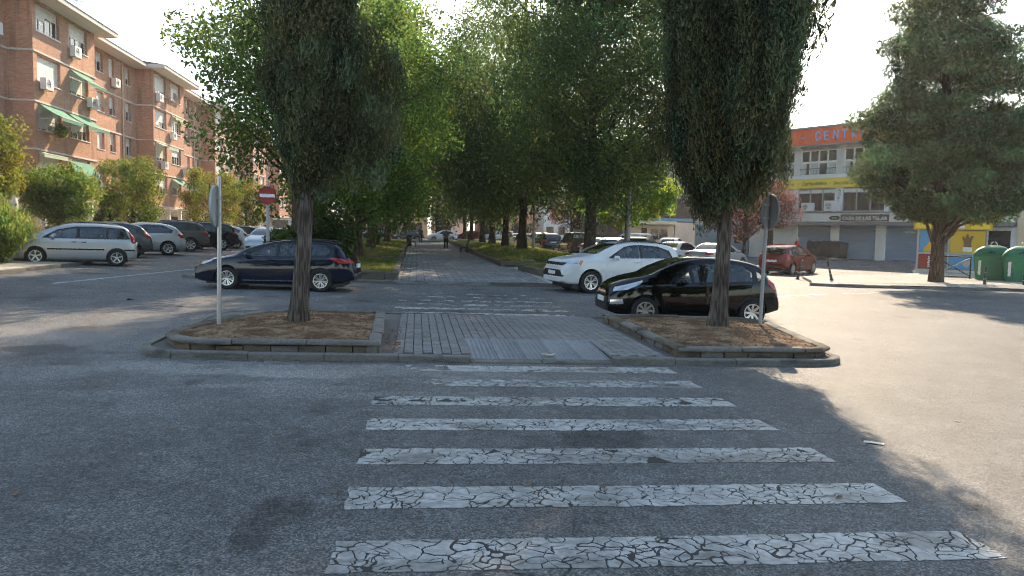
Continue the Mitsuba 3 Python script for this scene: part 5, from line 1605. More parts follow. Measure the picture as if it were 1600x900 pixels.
# ================================================================ trees and shrubs
def leaf_cloud(rng, C, R, per, ln, wd, col, var=.25, mode='random', squash=(1, 1, 1), hue=.15, one=False):
    """leaf-sized faces scattered through clumps at C with radii R; returns vertices, triangles, vertex colours"""
    C, R = np.asarray(C, float), np.asarray(R, float)
    n = np.maximum(1, (per * (R / R.mean()) ** 2).astype(int))
    idx = np.repeat(np.arange(len(C)), n)
    N = len(idx)
    g = rng.normal(0, 1, (N, 3))
    g *= (rng.random((N, 1)) ** .4) / (np.linalg.norm(g, axis=1, keepdims=True) + 1e-9)
    P = C[idx] + g * R[idx][:, None] * np.array(squash)
    d = rng.normal(0, 1, (N, 3))
    if mode == 'droop':
        d = d * .55 + g * .35 + np.array([0, 0, -.9])
    elif mode == 'up':
        d = d * .38 + g * np.array([.5, .5, .1]) + np.array([0, 0, .95])
    elif mode == 'mixed':
        d = d * .9 + g * .5 + np.array([0, 0, -.55])
    elif mode == 'layer':
        d = d * np.array([.7, .7, .35]) + g * np.array([.8, .8, .1]) + np.array([0, 0, .12])
    else:
        d = d + g * .6 + np.array([0, 0, -.25])
    d /= np.linalg.norm(d, axis=1, keepdims=True)
    nrm = rng.normal(0, 1, (N, 3)) + np.array([0, 0, .5])
    s = np.cross(d, nrm); s /= np.linalg.norm(s, axis=1, keepdims=True) + 1e-9
    u = np.cross(s, d)
    L = ln * np.clip(np.exp(rng.normal(-.05, .35, (N, 1))), .4, 2.0); W = wd * rng.uniform(.6, 1.4, (N, 1))
    V = np.stack([P - d * L * .5, P + s * W * .5 - d * L * .05 + u * W * .18, P + d * L * .5, P - s * W * .5 - d * L * .05 + u * W * .18], 1)
    F = np.arange(N)[:, None, None] * 4 + np.array([[0, 1, 2], [0, 2, 3]])
    kv = 4
    if one:
        V = np.stack([P - d * L * .5 - s * W * .4, P - d * L * .5 + s * W * .6 + u * W * .2, P + d * L * .6], 1)
        F = np.arange(N)[:, None, None] * 3 + np.array([[0, 1, 2]])
        kv = 3
    tone = rng.uniform(1 - var, 1 + var, (len(C), 1))[idx] * rng.uniform(1 - var, 1 + var, (N, 1))
    h = rng.normal(0, hue, (len(C), 1))[idx] + rng.normal(0, hue * .6, (N, 1))
    c = np.array(col) * tone * np.c_[1 + h, np.ones(N), 1 - .5 * h]
    return V.reshape(-1, 3), F.reshape(-1, 3), np.repeat(np.clip(c, .004, .9), kv, 0)


def envelope(rng, prof, n, hollow=.35, lump=.3, seed=0, base=(0, 0), lean=(0, 0)):
    """clump centres inside a turned outline (z, r), most of them near its surface, the outline made lumpy by noise"""
    prof = np.asarray(prof, float)
    zz = np.linspace(prof[0, 0], prof[-1, 0], 200)
    rr = np.interp(zz, prof[:, 0], prof[:, 1])
    cdf = np.cumsum(rr ** 1.6 + .02); cdf /= cdf[-1]
    z = np.interp(rng.random(n), cdf, zz)
    a = rng.uniform(0, 2 * PI, n)
    r = np.interp(z, zz, rr) * (hollow + (1 - hollow) * rng.random(n) ** .5)
    k = 1 + lump * 2 * (meshkit.fbm(np.stack([np.cos(a) * 1.6, np.sin(a) * 1.6, z * .45], 1) + seed, 3, seed) - .5)
    r = r * k
    t = (z - prof[0, 0]) / (prof[-1, 0] - prof[0, 0])
    return np.stack([base[0] + lean[0] * t + r * np.cos(a), base[1] + lean[1] * t + r * np.sin(a), z], 1)


def limb(b, p0, p1, r0, r1, rng, sag=.0, n=7, sides=7):
    p0, p1 = np.asarray(p0, float), np.asarray(p1, float)
    t = np.linspace(0, 1, n)[:, None]
    l = np.linalg.norm(p1 - p0)
    pts = p0 + (p1 - p0) * t
    pts[:, 2] += (np.sin(t[:, 0] * PI) * (.16 + sag) * l * .5)
    pts[1:-1] += rng.normal(0, .025 * l, (n - 2, 3))
    b.tube(pts, np.linspace(r0, r1, n), sides)


def trunk_mesh(rng, x, y, z0, top, r0, bend=(0, 0), flare=1.6, sides=14, r1=.3):
    b = MB()
    t = np.linspace(0, 1, 14)
    pts = np.stack([x + bend[0] * t ** 1.3 + .03 * np.sin(t * 5), y + bend[1] * t ** 1.3, z0 - .1 + (top - z0 + .1) * t], 1)
    rad = r0 * (1 - (1 - r1) * t) * (1 + (flare - 1) * np.exp(-t * (top - z0) / .22))
    b.tube(pts, rad, sides)
    v, f = b.get()
    # buttresses and bark ridges
    c = np.stack([np.interp(v[:, 2], pts[:, 2], pts[:, 0]), np.interp(v[:, 2], pts[:, 2], pts[:, 1])], 1)
    d = v[:, :2] - c
    a = np.arctan2(d[:, 1], d[:, 0])
    k = 1 + .10 * np.sin(a * 5 + v[:, 2] * .7) + .06 * (meshkit.noise(np.c_[np.cos(a) * 3, np.sin(a) * 3, v[:, 2] * 2.5]) - .5)
    v[:, :2] = c + d * k[:, None]
    return v, f, pts


def tree(name, cat, label, x, y, z0, trunk_r, fork, prof, clumps, clump_r, per, ln, wd, col, mode='random', m='m_leaf', bark='m_bark_dark', group=None, seed=1, limbs=16, bend=(0, 0), hollow=.35, lump=.3, squash=(1, 1, .8), var=.25, hue=.15, lean=(0, 0), flare=1.5, extra=None, cut=None, spread=.28, one=False, stems=(), high=None, thin=None):
    r = np.random.default_rng(seed)
    k = thing(name, label, cat, group)
    g = float(ground_z(x, y)) + z0
    top = prof[-1][0] * .8
    prof = [(z + g, rr) for z, rr in prof]
    v, f, pts = trunk_mesh(r, x, y, g, g + top, trunk_r, bend, flare)
    tr = MB().add(v, f)
    C = envelope(r, prof, clumps, hollow, lump, seed, (x + bend[0] * .6, y + bend[1] * .6), lean)
    if extra is not None:
        C = np.vstack([C, np.array(extra, float) + [0, 0, g]])
    if thin:
        C = C[(C[:, 2] < g + thin[0]) | (r.random(len(C)) > thin[1])]
    if cut is not None:
        C = C[cut(C)]
    R = clump_r * np.clip(np.exp(r.normal(0, spread, len(C))), .45, 1.9)
    pick = r.choice(len(C), min(limbs, len(C)), replace=False)
    for i in pick:
        c = C[i]
        zz = np.clip(c[2] - np.hypot(c[0] - x, c[1] - y) * r.uniform(.5, 1.0), g + fork, g + top * .97)
        p0 = [np.interp(zz, pts[:, 2], pts[:, 0]), np.interp(zz, pts[:, 2], pts[:, 1]), zz]
        rr = np.interp(zz, pts[:, 2], np.linspace(trunk_r, trunk_r * .3, len(pts)))
        limb(tr, p0, c, rr * .42, .018, r)
    for (dx, dy, zt, sr) in stems:
        limb(tr, (x + bend[0] * .2, y, g + fork * .92), (x + dx, y + dy, g + zt), sr, .02, r, 0.05, 9, 8)
    v, f = tr.get()
    obj('trunk', (v, f), bark, k, True)
    V, F, c = leaf_cloud(r, C, R, per, ln, wd, col, var, mode, squash, hue, one)
    if high:                                     # upper crown, coarser leaf clumps
        pr, n, cr, pe, l2, w2, hx = high
        C2 = envelope(r, [(z + g, rr) for z, rr in pr], n, hollow, max(lump, .5), seed + 1, (x + bend[0] + lean[0] * .5 + hx, y + bend[1] + lean[1] * .5), (lean[0] * .5, lean[1] * .5))
        V2, F2, c2 = leaf_cloud(r, C2, cr * r.uniform(.6, 1.4, len(C2)), pe, l2, w2, col, var, mode, squash, hue, one)
        V, F, c = np.vstack([V, V2]), np.vstack([F, F2 + len(V)]), np.vstack([c, c2])
    obj('crown', (V, F), m, k, color=c)
    return k


CYP = (.112, .132, .068)
# the two cypresses in the planters
tree('cypress_tree', 'cypress', 'grey-green cypress with ragged crown growing in the left planter', -1.92, 12.75, .21, .145, 2.3,
     [(2.3, .2), (2.7, .42), (3.2, .62), (3.9, .74), (4.6, .70), (5.6, .74), (6.8, .95)], 520, .18, 215, .08, .027, CYP, 'up', 'm_needle', 'm_bark',
     seed=31, limbs=40, bend=(.42, .05), hollow=.15, lump=.8, squash=(1, 1, 1.6), var=.4, flare=1.35, hue=.12, one=True, spread=.35, stems=((-.55, .1, 5.6, .07), (.35, -.1, 6.4, .08), (.75, .2, 5.0, .06), (-.2, .3, 6.8, .07), (0, .1, 12, .09)),
     extra=[(-1.92 + .95 + a * .35, 12.8 + b * .3, z) for a, b, z in np.stack([np.random.default_rng(6).uniform(-1.2, 1.7, 42), np.random.default_rng(7).uniform(-1.6, 1.6, 42), np.random.default_rng(8).uniform(2.35, 4.6, 42)], 1)],
     high=([(6.4, 1.0), (8.5, 1.9), (11.5, 1.9), (14, 1.0), (15.5, .15)], 230, .40, 100, .16, .07, 0))
tree('cypress_tree', 'cypress', 'dense columnar dark cypress growing in the right planter', 5.40, 13.2, .21, .16, 1.9,
     [(2.28, .22), (2.5, .48), (2.9, .76), (3.4, .94), (4.2, 1.05), (5.4, 1.05), (6.6, 1.1)], 950, .165, 235, .085, .028, (.108, .122, .062), 'up', 'm_needle', 'm_bark',
     extra=[(6.55, 13.2, 5.35), (6.7, 13.25, 5.5), (6.85, 13.2, 5.6), (6.98, 13.2, 5.72), (6.5, 13.1, 4.3), (6.62, 13.1, 4.4), (6.55, 13.4, 3.5), (4.28, 13.1, 4.7), (4.2, 13.2, 3.4), (6.45, 13.0, 2.9), (6.6, 13.2, 4.95)],
     seed=32, limbs=36, bend=(.10, 0), hollow=.40, lump=.48, squash=(1, 1, 3.0), var=.55, flare=1.35, hue=.12, one=True, spread=.3, stems=((.1, 0, 12, .10),),
     high=([(6.3, 1.1), (9.0, 1.7), (12, 1.6), (14.5, .9), (15.5, .15)], 260, .40, 120, .16, .07, 0))
# blue-green conifer on the right-hand corner
tree('conifer_tree', 'conifer', 'broad blue-green conifer on the right-hand pavement corner beside the kiosk', 21.0, 28.9, .0, .26, 1.5,
     [(2.6, .8), (3.0, 2.0), (3.8, 2.8), (4.8, 2.95), (6.0, 2.75), (8.0, 2.2), (10.0, 1.8), (12.0, 1.3), (14.0, .7), (15.5, .1)], 430, .46, 250, .17, .07, (.110, .160, .068), 'mixed', 'm_needle', 'm_bark_dark',
     seed=33, limbs=60, hollow=.3, lump=.85, squash=(1.2, 1.2, .65), var=.5, flare=1.25, hue=.12, lean=(.4, 0), one=True, spread=.45, stems=((-1.3, -.3, 3.4, .085), (1.5, -.4, 3.6, .08), (-.7, -.8, 4.2, .08), (.9, .6, 4.0, .08)))
# broadleaf trees left of the walkway
LT = 'broadleaf trees left of the walkway'
GREEN, DARK = (.125, .190, .048), (.135, .185, .060)
tree('broadleaf_tree', 'tree', 'large spreading broadleaf tree behind the dark blue estate car', -4.6, 30.5, .35, .24, 2.3,
     [(1.9, 1.0), (2.8, 2.4), (4.2, 3.6), (6.5, 4.3), (9.0, 4.7), (12, 4.5), (15, 4.0), (18, 2.6), (20, .8)], 310, .85, 180, .17, .10, GREEN, 'random', seed=41, limbs=44, hollow=.35, lump=.75, group=LT, spread=.4, hue=.11, thin=(9.5, .6), cut=lambda C: ((C[:, 2] > 8.2) & (C[:, 0] > -8.8)) | (C[:, 0] > -7.0))
tree('broadleaf_tree', 'tree', 'low-branched broadleaf tree with sunlit leaves at the walkway edge', -2.7, 36.0, .35, .18, 1.4,
     [(1.0, 1.0), (1.8, 2.4), (3.2, 3.2), (5.5, 3.4), (8.0, 3.4), (11, 2.9), (14, .6)], 260, .78, 185, .17, .10, (.155, .24, .050), 'random', seed=42, limbs=34, thin=(9.0, .5), hollow=.35, lump=.65, group=LT, spread=.4, hue=.12)
for i, (y, h, l) in enumerate(((49, 17, 'third broadleaf tree back, left of the walkway'), (61, 17, 'fourth broadleaf tree back, left of the walkway'), (75, 17, 'fifth broadleaf tree back, left of the walkway'), (90, 17, 'last broadleaf tree at the far left end of the walkway'))):
    tree('broadleaf_tree', 'tree', l, -2.9 - .4 * (i % 2), y, .35, .22, 2.6, [(2.2, .8), (3.2, 3.0), (5.5, 4.6), (9, 5.0), (13, 4.0), (h, .5)], 150, 1.15, 100, .28, .17, DARK if i else GREEN, 'random', seed=43 + i, limbs=18, group=LT, lump=.6, spread=.4, hue=.12)
# drooping dark trees right of the walkway
RT = 'dark drooping trees right of the walkway'
tree('drooping_tree', 'tree', 'thick-trunked dark tree rising behind the white crossover', 9.2, 40.5, .40, .34, 3.2,
     [(3.2, 1.5), (4.0, 3.4), (6.5, 5.2), (9.5, 5.6), (13, 5.4), (15, 5.2)], 400, 1.1, 175, .19, .10, DARK, 'mixed', seed=51, high=([(14, 5.0), (17, 5.2), (21, 4.8), (24.5, 3.0), (26, .6)], 330, 1.2, 130, .30, .17, .9), limbs=46, hollow=.3, lump=.7, lean=(1.6, 0), squash=(1, 1, 1.1), group=RT, spread=.45, hue=.11, one=True)
for i, (x, y, h, tr_, l) in enumerate(((6.9, 50.5, 21, .27, 'dark drooping tree nearest the right edge of the walkway'), (6.7, 58.5, 21, .24, 'second drooping tree of the right row'), (6.5, 67, 20, .24, 'third drooping tree of the right row'), (6.4, 76, 19, .24, 'fourth drooping tree of the right row'), (5.9, 85, 18, .22, 'fifth drooping tree, leaning, of the right row'), (5.8, 95, 18, .22, 'last drooping tree of the right row'))):
    tree('drooping_tree', 'tree', l, x, y, .55, tr_, 2.9, [(2.7, 1.0), (3.5, 3.0), (6, 4.8), (9.5, 5.4), (14, 4.8), (h - 2, 2.8), (h, .5)], 230 if i < 2 else 150, 1.15, 150 if i < 2 else 105, .25 if i < 2 else .34, .12 if i < 2 else .17, DARK if i % 2 else (.105, .150, .046), 'mixed', seed=52 + i, limbs=20, squash=(1, 1, 1.1), group=RT, bend=(.5, 0) if i == 4 else (0, 0), thin=(10.5, .5), lump=.65, spread=.45, hue=.11, one=True)
for i, (x, y, l) in enumerate(((-3.5, 120, 'left of three tall trees closing the far end of the walkway'), (3.0, 117, 'middle of three tall trees closing the far end of the walkway'), (10.5, 121, 'right of three tall trees closing the far end of the walkway'))):
    tree('broadleaf_tree', 'tree', l, x, y, .1, .3, 3.2, [(3.0, 1.0), (4.2, 3.6), (8, 5.0), (13, 4.8), (18, 3.4), (21, .6)], 120, 1.5, 110, .42, .24, DARK, 'random', seed=91 + i, limbs=12, group='tall trees closing the far end', lump=.6, spread=.4, one=True)
tree('young_tree', 'tree', 'slender pale-trunked tree with bright translucent leaves right of the thick dark trunk', 12.7, 46.0, .1, .14, 2.6,
     [(2.3, .6), (2.9, 2.1), (4.0, 2.9), (5.4, 2.6), (6.8, 1.4), (7.8, .3)], 150, .55, 95, .20, .13, (.24, .34, .055), 'random', bark='m_bark', seed=61, limbs=18, lump=.5)
# plum trees with dark red leaves
tree('plum_tree', 'plum tree', 'plum tree with dull red leaves in front of the shop building', 20.3, 46.0, .1, .13, 1.3,
     [(1.9, .8), (2.3, 2.2), (3.2, 3.1), (4.4, 2.7), (5.5, .8)], 150, .5, 120, .15, .075, (.155, .075, .075), 'random', seed=62, limbs=24, lump=.4, hue=.08)
tree('plum_tree', 'plum tree', 'small plum tree left of the thick dark trunk', 17.0, 84.0, .1, .14, 1.5, [(2.0, .8), (3, 2.3), (4.6, 2.4), (6.2, .6)], 60, .8, 70, .24, .14, (.18, .07, .085), 'random', seed=63, limbs=10)
# trimmed privets and shrubs in front of the apartment building
PG = 'round yellow-green trees in front of the apartments'
PRIV, = ((.20, .20, .035),)
for i, (x, y, r_, zb, zt, col, l) in enumerate(((-19.2, 36.5, 1.75, 2.3, 6.2, (.19, .20, .035), 'round yellow-green tree at the left edge of the picture'), (-18.0, 41.5, 1.65, 1.6, 4.3, (.13, .20, .04), 'bright green leafy tree above the silver people carrier'), (-17.4, 50.0, 2.1, 1.6, 5.4, (.14, .18, .035), 'round tree with flowering top above the dark grey hatchback'), (-16.9, 66.0, 2.3, 1.7, 6.2, (.18, .20, .035), 'yellow-green tree just left of the round sign'), (-15.8, 74.0, 2.1, 1.7, 5.9, (.15, .17, .03), 'yellow-green tree just right of the round sign'))):
    zm = (zb + zt) / 2
    tree('privet_tree', 'tree', l, x, y, .05, .11, zb * .7, [(zb - .3, .4), (zb + .1, r_ * .7), (zm, r_), (zt - .6, r_ * .75), (zt, .3)], 130, .48, 120, .13, .07, col, 'random', seed=71 + i, limbs=18, hollow=.5, lump=.35, group=PG)


def shrub(label, x, y, r_, h, col, n, seed, ln=.16, wd=.03, mode='up', name='shrub', petals=None, z0=.1):
    q = np.random.default_rng(seed)
    k = thing(name, label, 'shrub')
    g = float(ground_z(x, y)) + z0
    b = MB()
    C = []
    for i in range(n):
        a, t = q.uniform(0, 2 * PI), q.random() ** .6
        hh = h * (1 - .45 * t * t) * q.uniform(.7, 1.1)
        p = np.array([x + r_ * t * math.cos(a), y + r_ * t * math.sin(a), g + hh])
        p0 = np.array([x + .15 * r_ * math.cos(a), y + .15 * r_ * math.sin(a), g - .05])
        limb(b, p0, p, .012, .004, q, n=5, sides=4)
        for s in np.linspace(.25, 1, 5):
            C.append(p0 + (p - p0) * s + q.normal(0, .05, 3))
    obj('stem', b.get(), 'm_bark_dark', k)
    V, F, c = leaf_cloud(q, np.array(C), np.full(len(C), .16 * max(1, r_)), 34, ln, wd, col, .3, mode)
    obj('foliage', (V, F), 'm_leaf', k, color=c)
    if petals:
        Cp = np.array(C)[q.random(len(C)) < .25] + [0, 0, .06]
        V, F, c = leaf_cloud(q, Cp, np.full(len(Cp), .10), 20, .06, .05, petals, .2)
        obj('blossom', (V, F), 'm_petal', k, color=c)
    return k


shrub('feathery light green bush at the left edge beside the silver people carrier', -14.0, 26.9, 1.5, 2.15, (.19, .26, .065), 190, 81)
shrub('shrub with pink blossom in front of the apartments', -17.2, 45.8, 1.0, 2.2, (.10, .14, .035), 50, 82, petals=(.6, .2, .22), wd=.04)
shrub('low reddish shrub behind the bonnet of the silver people carrier', -17.6, 36.0, 1.2, 1.4, (.16, .11, .045), 50, 83)
shrub('green shrub behind the dark grey hatchback', -16.9, 40.2, 1.1, 1.3, (.12, .17, .04), 45, 84)
shrub('small green shrub growing against the no-entry signpost', -4.6, 28.2, .9, 1.5, (.11, .16, .035), 45, 85, wd=.06, mode='random')
shrub('ragged shrub on the first raised lawn bed, left of the tree trunks', -4.0, 33.0, 1.4, 1.9, (.09, .14, .03), 70, 86, wd=.07, mode='random', z0=.35)
shrub('trailing balcony plant on the first-floor rail of the brick building', -21.6, 50.6, .45, .5, (.30, .33, .09), 20, 87, wd=.05, mode='random', z0=6.75, name='balcony_plant')

# the street behind the viewer: a row of trees that the cars and windows mirror
for i, (x, y, l) in enumerate(((-13, -13, 'leftmost tree of the row behind the crossing'), (-4, -15, 'second tree of the row behind the crossing'), (6, -14, 'third tree of the row behind the crossing'), (15, -13, 'rightmost tree of the row behind the crossing'))):
    tree('broadleaf_tree', 'tree', l, x, y, .1, .25, 2.4, [(1.6, 1.0), (2.8, 3.6), (6, 4.8), (10, 4.2), (13, 2.0), (14, .4)], 110, 1.25, 100, .36, .24, DARK, 'random', seed=111 + i, limbs=10, group='trees behind the crossing', lump=.5, one=True)
# ================================================================ street furniture
def disc(r, th, n=40):
    """thin round plate in the local x-z plane, thickness along y, with a folded rim"""
    v, f = lathe([(.001, -th), (r * .985, -th), (r, -th * .4), (r, th * 1.8), (r * .96, th * 1.8), (r * .95, 0.0), (.001, 0.0)], n)
    return np.stack([v[:, 0], -v[:, 2], v[:, 1]], 1), f


def turned(v, deg, x, y, z):
    a = math.radians(deg)
    v = np.asarray(v)
    return np.stack([x + v[:, 0] * math.cos(a) - v[:, 1] * math.sin(a), y + v[:, 0] * math.sin(a) + v[:, 1] * math.cos(a), z + v[:, 2]], 1)


def round_sign(label, x, y, z0, h, r, deg, zc, off, post_m, lean=(0, 0), front=None, back='m_sign_grey'):
    k = thing('round_sign', label, 'road sign')
    g = float(ground_z(x, y)) + z0
    obj('post', MB().tube([(x, y, g - .2), (x + lean[0], y + lean[1], g + h)], .034, 12).get(), post_m, k, True)
    v, f = disc(r, .012)
    p = (x + lean[0] * zc / h, y + lean[1] * zc / h)
    a = math.radians(deg)
    ox, oy = math.sin(a) * off, -math.cos(a) * off
    obj('sign_plate', (turned(v, deg, p[0] + ox, p[1] + oy, g + zc), f), back, k, smooth=30)
    if front:
        v, f = lathe([(.001, 0), (r * .94, 0), (r * .94, .002), (.001, .002)], 36)
        v = np.stack([v[:, 0], -v[:, 2] - .0125, v[:, 1]], 1)
        obj('sign_face', (turned(v, deg, p[0] + ox, p[1] + oy, g + zc), f), front, k)
    b = MB()
    for s in (-.12, .12):
        w = np.array([[-.05, -.012, -.015], [.05, -.012, -.015], [.05, .06, -.015], [-.05, .06, -.015], [-.05, -.012, .015], [.05, -.012, .015], [.05, .06, .015], [-.05, .06, .015]])
        b.add(turned(w, deg, p[0] + ox * .4, p[1] + oy * .4, g + zc + s), BF)
    obj('clamp', b.get(), 'm_galv', k)
    return k


round_sign('round road sign seen edge-on on a shiny grey post in the left planter', -3.05, 12.35, .22, 2.28, .32, -90, 1.83, .055, 'm_galv', (.03, 0), front=None)
round_sign('round road sign seen from behind on a grey post in the right planter', 6.45, 13.75, .22, 2.48, .33, 93, 2.12, .06, 'm_post_grey', (.05, 0), back='m_grey_paint')
k = thing('no_entry_sign', 'red no-entry sign with white bar on a grey post behind the blue estate car', 'road sign')
x, y = -5.0, 26.8
g = float(ground_z(x, y)) + .35
obj('post', MB().tube([(x, y, g - .2), (x, y, g + 2.75)], .06, 12).get(), 'm_post_grey', k, True)
v, f = disc(.30, .012)
obj('sign_plate', (turned(v, 8, x, y - .08, g + 2.38), f), 'm_red', k, smooth=30)
obj('white_bar', (turned(MB().box(-.24, .24, -.019, -.0135, -.055, .055).get()[0], 8, x, y - .08, g + 2.38), BF), 'm_white', k)


def lamp_post(label, x, y, h, r, arm, z0=.3):
    k = thing('street_lamp', label, 'street lamp')
    g = float(ground_z(x, y)) + z0
    obj('post', MB().tube([(x, y, g - .1), (x, y, g + .5), (x, y, g + .52), (x, y, g + h)], [r * 1.25, r * 1.25, r, r * .6], 12).get(), 'm_post_grey', k, 40)
    b = MB().tube([(x, y, g + h - .05), (x + arm * .4, y, g + h + .25), (x + arm, y, g + h + .35)], .035, 8)
    obj('arm', b.get(), 'm_post_grey', k, True)
    obj('lantern', rounded_box(.7, .26, .14, .06).translate([x + arm + .25, y, g + h + .34]), 'm_post_grey', k, smooth=40)


lamp_post('grey street lamp post on the right lawn in front of the black off-roader', 8.2, 54.0, 9.0, .10, 1.2)
lamp_post('pale street lamp post beside the young bright tree, right of the thick trunk', 12.0, 43.0, 9.5, .13, 1.2, 0)
lamp_post('grey street lamp post rising behind the kiosk', 27.2, 37.9, 8.5, .14, -1.2, 0)


def bollard(label, x, y, h, lean, z0=.11, group='bollards'):
    k = thing('bollard', label, 'bollard', group)
    g = float(ground_z(x, y)) + z0
    p = np.array([x, y, g]); d = np.array([lean[0], lean[1], h])
    at = lambda t: p + d * t
    obj('post', MB().tube([at(0), at(.06), at(.07), at(.30), at(.31), at(.62), at(.80), at(.86), at(.88), at(.92), at(.98), at(1)], [.085, .085, .06, .052, .042, .040, .046, .046, .03, .045, .04, .012], 14).get(), 'm_black', k, 40)
    obj('ring', MB().tube([at(.33), at(.345), at(.36)], [.047, .052, .047], 14).get(), 'm_alu', k, True)
    obj('ring', MB().tube([at(.66), at(.675), at(.69)], [.047, .052, .047], 14).get(), 'm_alu', k, True)


bollard('black bollard leaning right beside the dark red hatchback', 16.6, 31.9, .86, (.22, 0), 0, 'leaning bollards')
bollard('black bollard leaning left at the nose of the dark red hatchback', 16.9, 29.6, .82, (-.22, 0), .11, 'leaning bollards')
bollard('upright black bollard in front of the green containers', 21.9, 27.3, .74, (.02, 0))
bollard('upright black bollard at the right edge of the picture', 22.9, 26.5, .74, (0, 0))


# green recycling containers
def container(label, x, y, deg):
    k = thing('recycling_container', label, 'recycling container', 'green recycling containers')
    F_ = lambda v: turned(v, deg, x, y, float(ground_z(x, y)) + .12)
    # a tub with rounded corners, leaning walls and a domed lid
    rows = []
    for z, sx, sy in ((.0, .60, .52), (.05, .62, .54), (.9, .72, .62), (1.0, .74, .64), (1.03, .76, .66), (1.14, .75, .65), (1.32, .62, .52), (1.45, .40, .32), (1.5, .2, .14)):
        a = np.linspace(0, 2 * PI, 41)[:-1]
        c, s = np.cos(a), np.sin(a)
        e = .27
        rows.append(np.stack([sx * np.sign(c) * np.abs(c) ** e, sy * np.sign(s) * np.abs(s) ** e, np.full(40, z)], 1))
    rows = np.array(rows)
    n = len(rows)
    v = np.vstack([rows.reshape(-1, 3), [[0, 0, 0]], [[0, 0, 1.51]]])
    i, j = np.meshgrid(np.arange(n - 1), np.arange(40), indexing='ij')
    q = np.stack([i * 40 + j, i * 40 + (j + 1) % 40, (i + 1) * 40 + (j + 1) % 40, (i + 1) * 40 + j], -1).reshape(-1, 4)
    j = np.arange(40)
    f = np.vstack([q[:, [0, 1, 2]], q[:, [0, 2, 3]], np.stack([(n - 1) * 40 + j, (n - 1) * 40 + (j + 1) % 40, j * 0 + n * 40 + 1], 1), np.stack([(j + 1) % 40, j, j * 0 + n * 40], 1)])
    obj('body', (F_(v), f), 'm_hdpe', k, smooth=35)
    b = MB()
    for sx in (-.3, .0, .3):
        b.box(sx - .02, sx + .02, -.615, -.50, .1, .95)
    obj('rib', (F_(b.get()[0]), b.get()[1]), 'm_hdpe', k)
    obj('label_strip', (F_(box(-.52, -.42, -.640, -.60, .25, .85)[0]), BF), 'm_white', k)
    v, f = lathe([(.001, 0), (.13, 0), (.13, .04), (.10, .05), (.09, .01), (.001, .01)], 20)
    v = np.stack([v[:, 0] - .05, -v[:, 2] - .60, v[:, 1] + 1.13], 1)
    obj('opening', (F_(v), f), 'm_black', k)
    a = np.linspace(0, PI, 9)
    obj('lifting_ring', (F_(MB().tube(np.stack([.12 * np.cos(a), 0 * a, 1.49 + .16 * np.sin(a)], 1), .02, 8).get()[0]), MB().tube(np.stack([.12 * np.cos(a), 0 * a, 1.49 + .16 * np.sin(a)], 1), .02, 8).get()[1]), 'm_galv', k)


container('green recycling container standing next to the kiosk', 24.6, 30.25, -40)
container('green recycling container at the right edge of the picture', 25.0, 29.05, -40)
# black metal barrier between kiosk and containers
k = thing('metal_barrier', 'thin black metal railing with crossed bars in front of the kiosk posters', 'barrier')
FB = frame_at((22.9, 31.6, float(ground_z(23, 31)) + .11), (.75, -.66))
b = MB()
for u in (0, 1.35):
    b.tube([(u, 0, 0), (u, 0, 1.0)], .028, 8)
b.tube([(0, 0, 1.0), (1.35, 0, 1.0)], .028, 8); b.tube([(0, 0, .12), (1.35, 0, .12)], .022, 8)
b.tube([(0, 0, .95), (1.35, 0, .15)], .022, 8); b.tube([(0, 0, .15), (1.35, 0, .95)], .022, 8)
obj('rail', (FB(b.get()[0]), b.get()[1]), 'm_black', k, True)

# ---------------------------------------------------------------- kiosk with posters
kio = thing('kiosk', 'street kiosk with yellow top and large coloured posters behind the conifer trunk', 'kiosk')
FK = frame_at((25.9, 34.95, float(ground_z(25, 35)) + .11), (.80, -.60))


def kp(name, b, m, parent=kio, label=None):
    v, f = b.get()
    return obj(name, (FK(v), f), m, parent, label=label)


kp('base', MB().box(-1.35, 1.75, .0, 2.2, .0, .22), 'm_concrete')
kp('cabin', MB().box(-1.3, 1.7, .06, 2.15, .221, 2.2), 'm_grey_paint')
fr = MB()
for u in (-1.32, -.28, .02, 1.62):
    fr.box(u, u + .08, -.02, .059, .221, 2.2)
fr.box(-1.32, 1.70, -.015, .059, .98, 1.06)
kp('frame', fr, 'm_alu')
kp('sign_box', MB().box(-1.5, 1.85, -.18, 2.3, 2.201, 2.66), 'm_bright_yellow')
kp('roof', MB().box(-1.62, 1.97, -.30, 2.42, 2.661, 2.74), 'm_sign_grey')
kp('shutter_hood', MB().box(-1.9, -1.5, .1, 1.8, 2.02, 2.07), 'm_sign_grey')
y1 = kp('poster', MB().box(.12, 1.60, .02, .058, 1.07, 2.15), 'm_bright_yellow', label='yellow poster with a pale figure')
v, f = extrude(sg.Polygon([(-.10, 0), (.26, 0), (.26, .22), (.20, .26), (.24, .55), (.30, .72), (.22, .74), (.14, .58), (.12, .70), (.06, .84), (.0, .70), (-.02, .56), (-.12, .70), (-.16, .66), (-.08, .48), (-.06, .26), (-.10, .22)]).buffer(.015), .006)
obj('printed_figure', (FK(np.stack([.78 + v[:, 0], .0199 - v[:, 2], 1.16 + v[:, 1]], 1)), f), 'm_brown', y1)
kp('printed_base', MB().box(.66, 1.06, .006, .0138, 1.14, 1.36), 'm_white', y1)
kp('poster', MB().box(.12, 1.60, .02, .058, .26, .97), 'm_blue_print', label='blue poster below the yellow one')
v, f = extrude(sg.Point(0, 0).buffer(.16), .006)
obj('printed_spot', (FK(np.stack([.86 + v[:, 0], .0199 - v[:, 2], .58 + v[:, 1] * 1.3], 1)), f), 'm_sign_grey', kio)
kp('poster', MB().box(-1.22, -.30, .02, .058, 1.07, 2.15), 'm_blue_print')
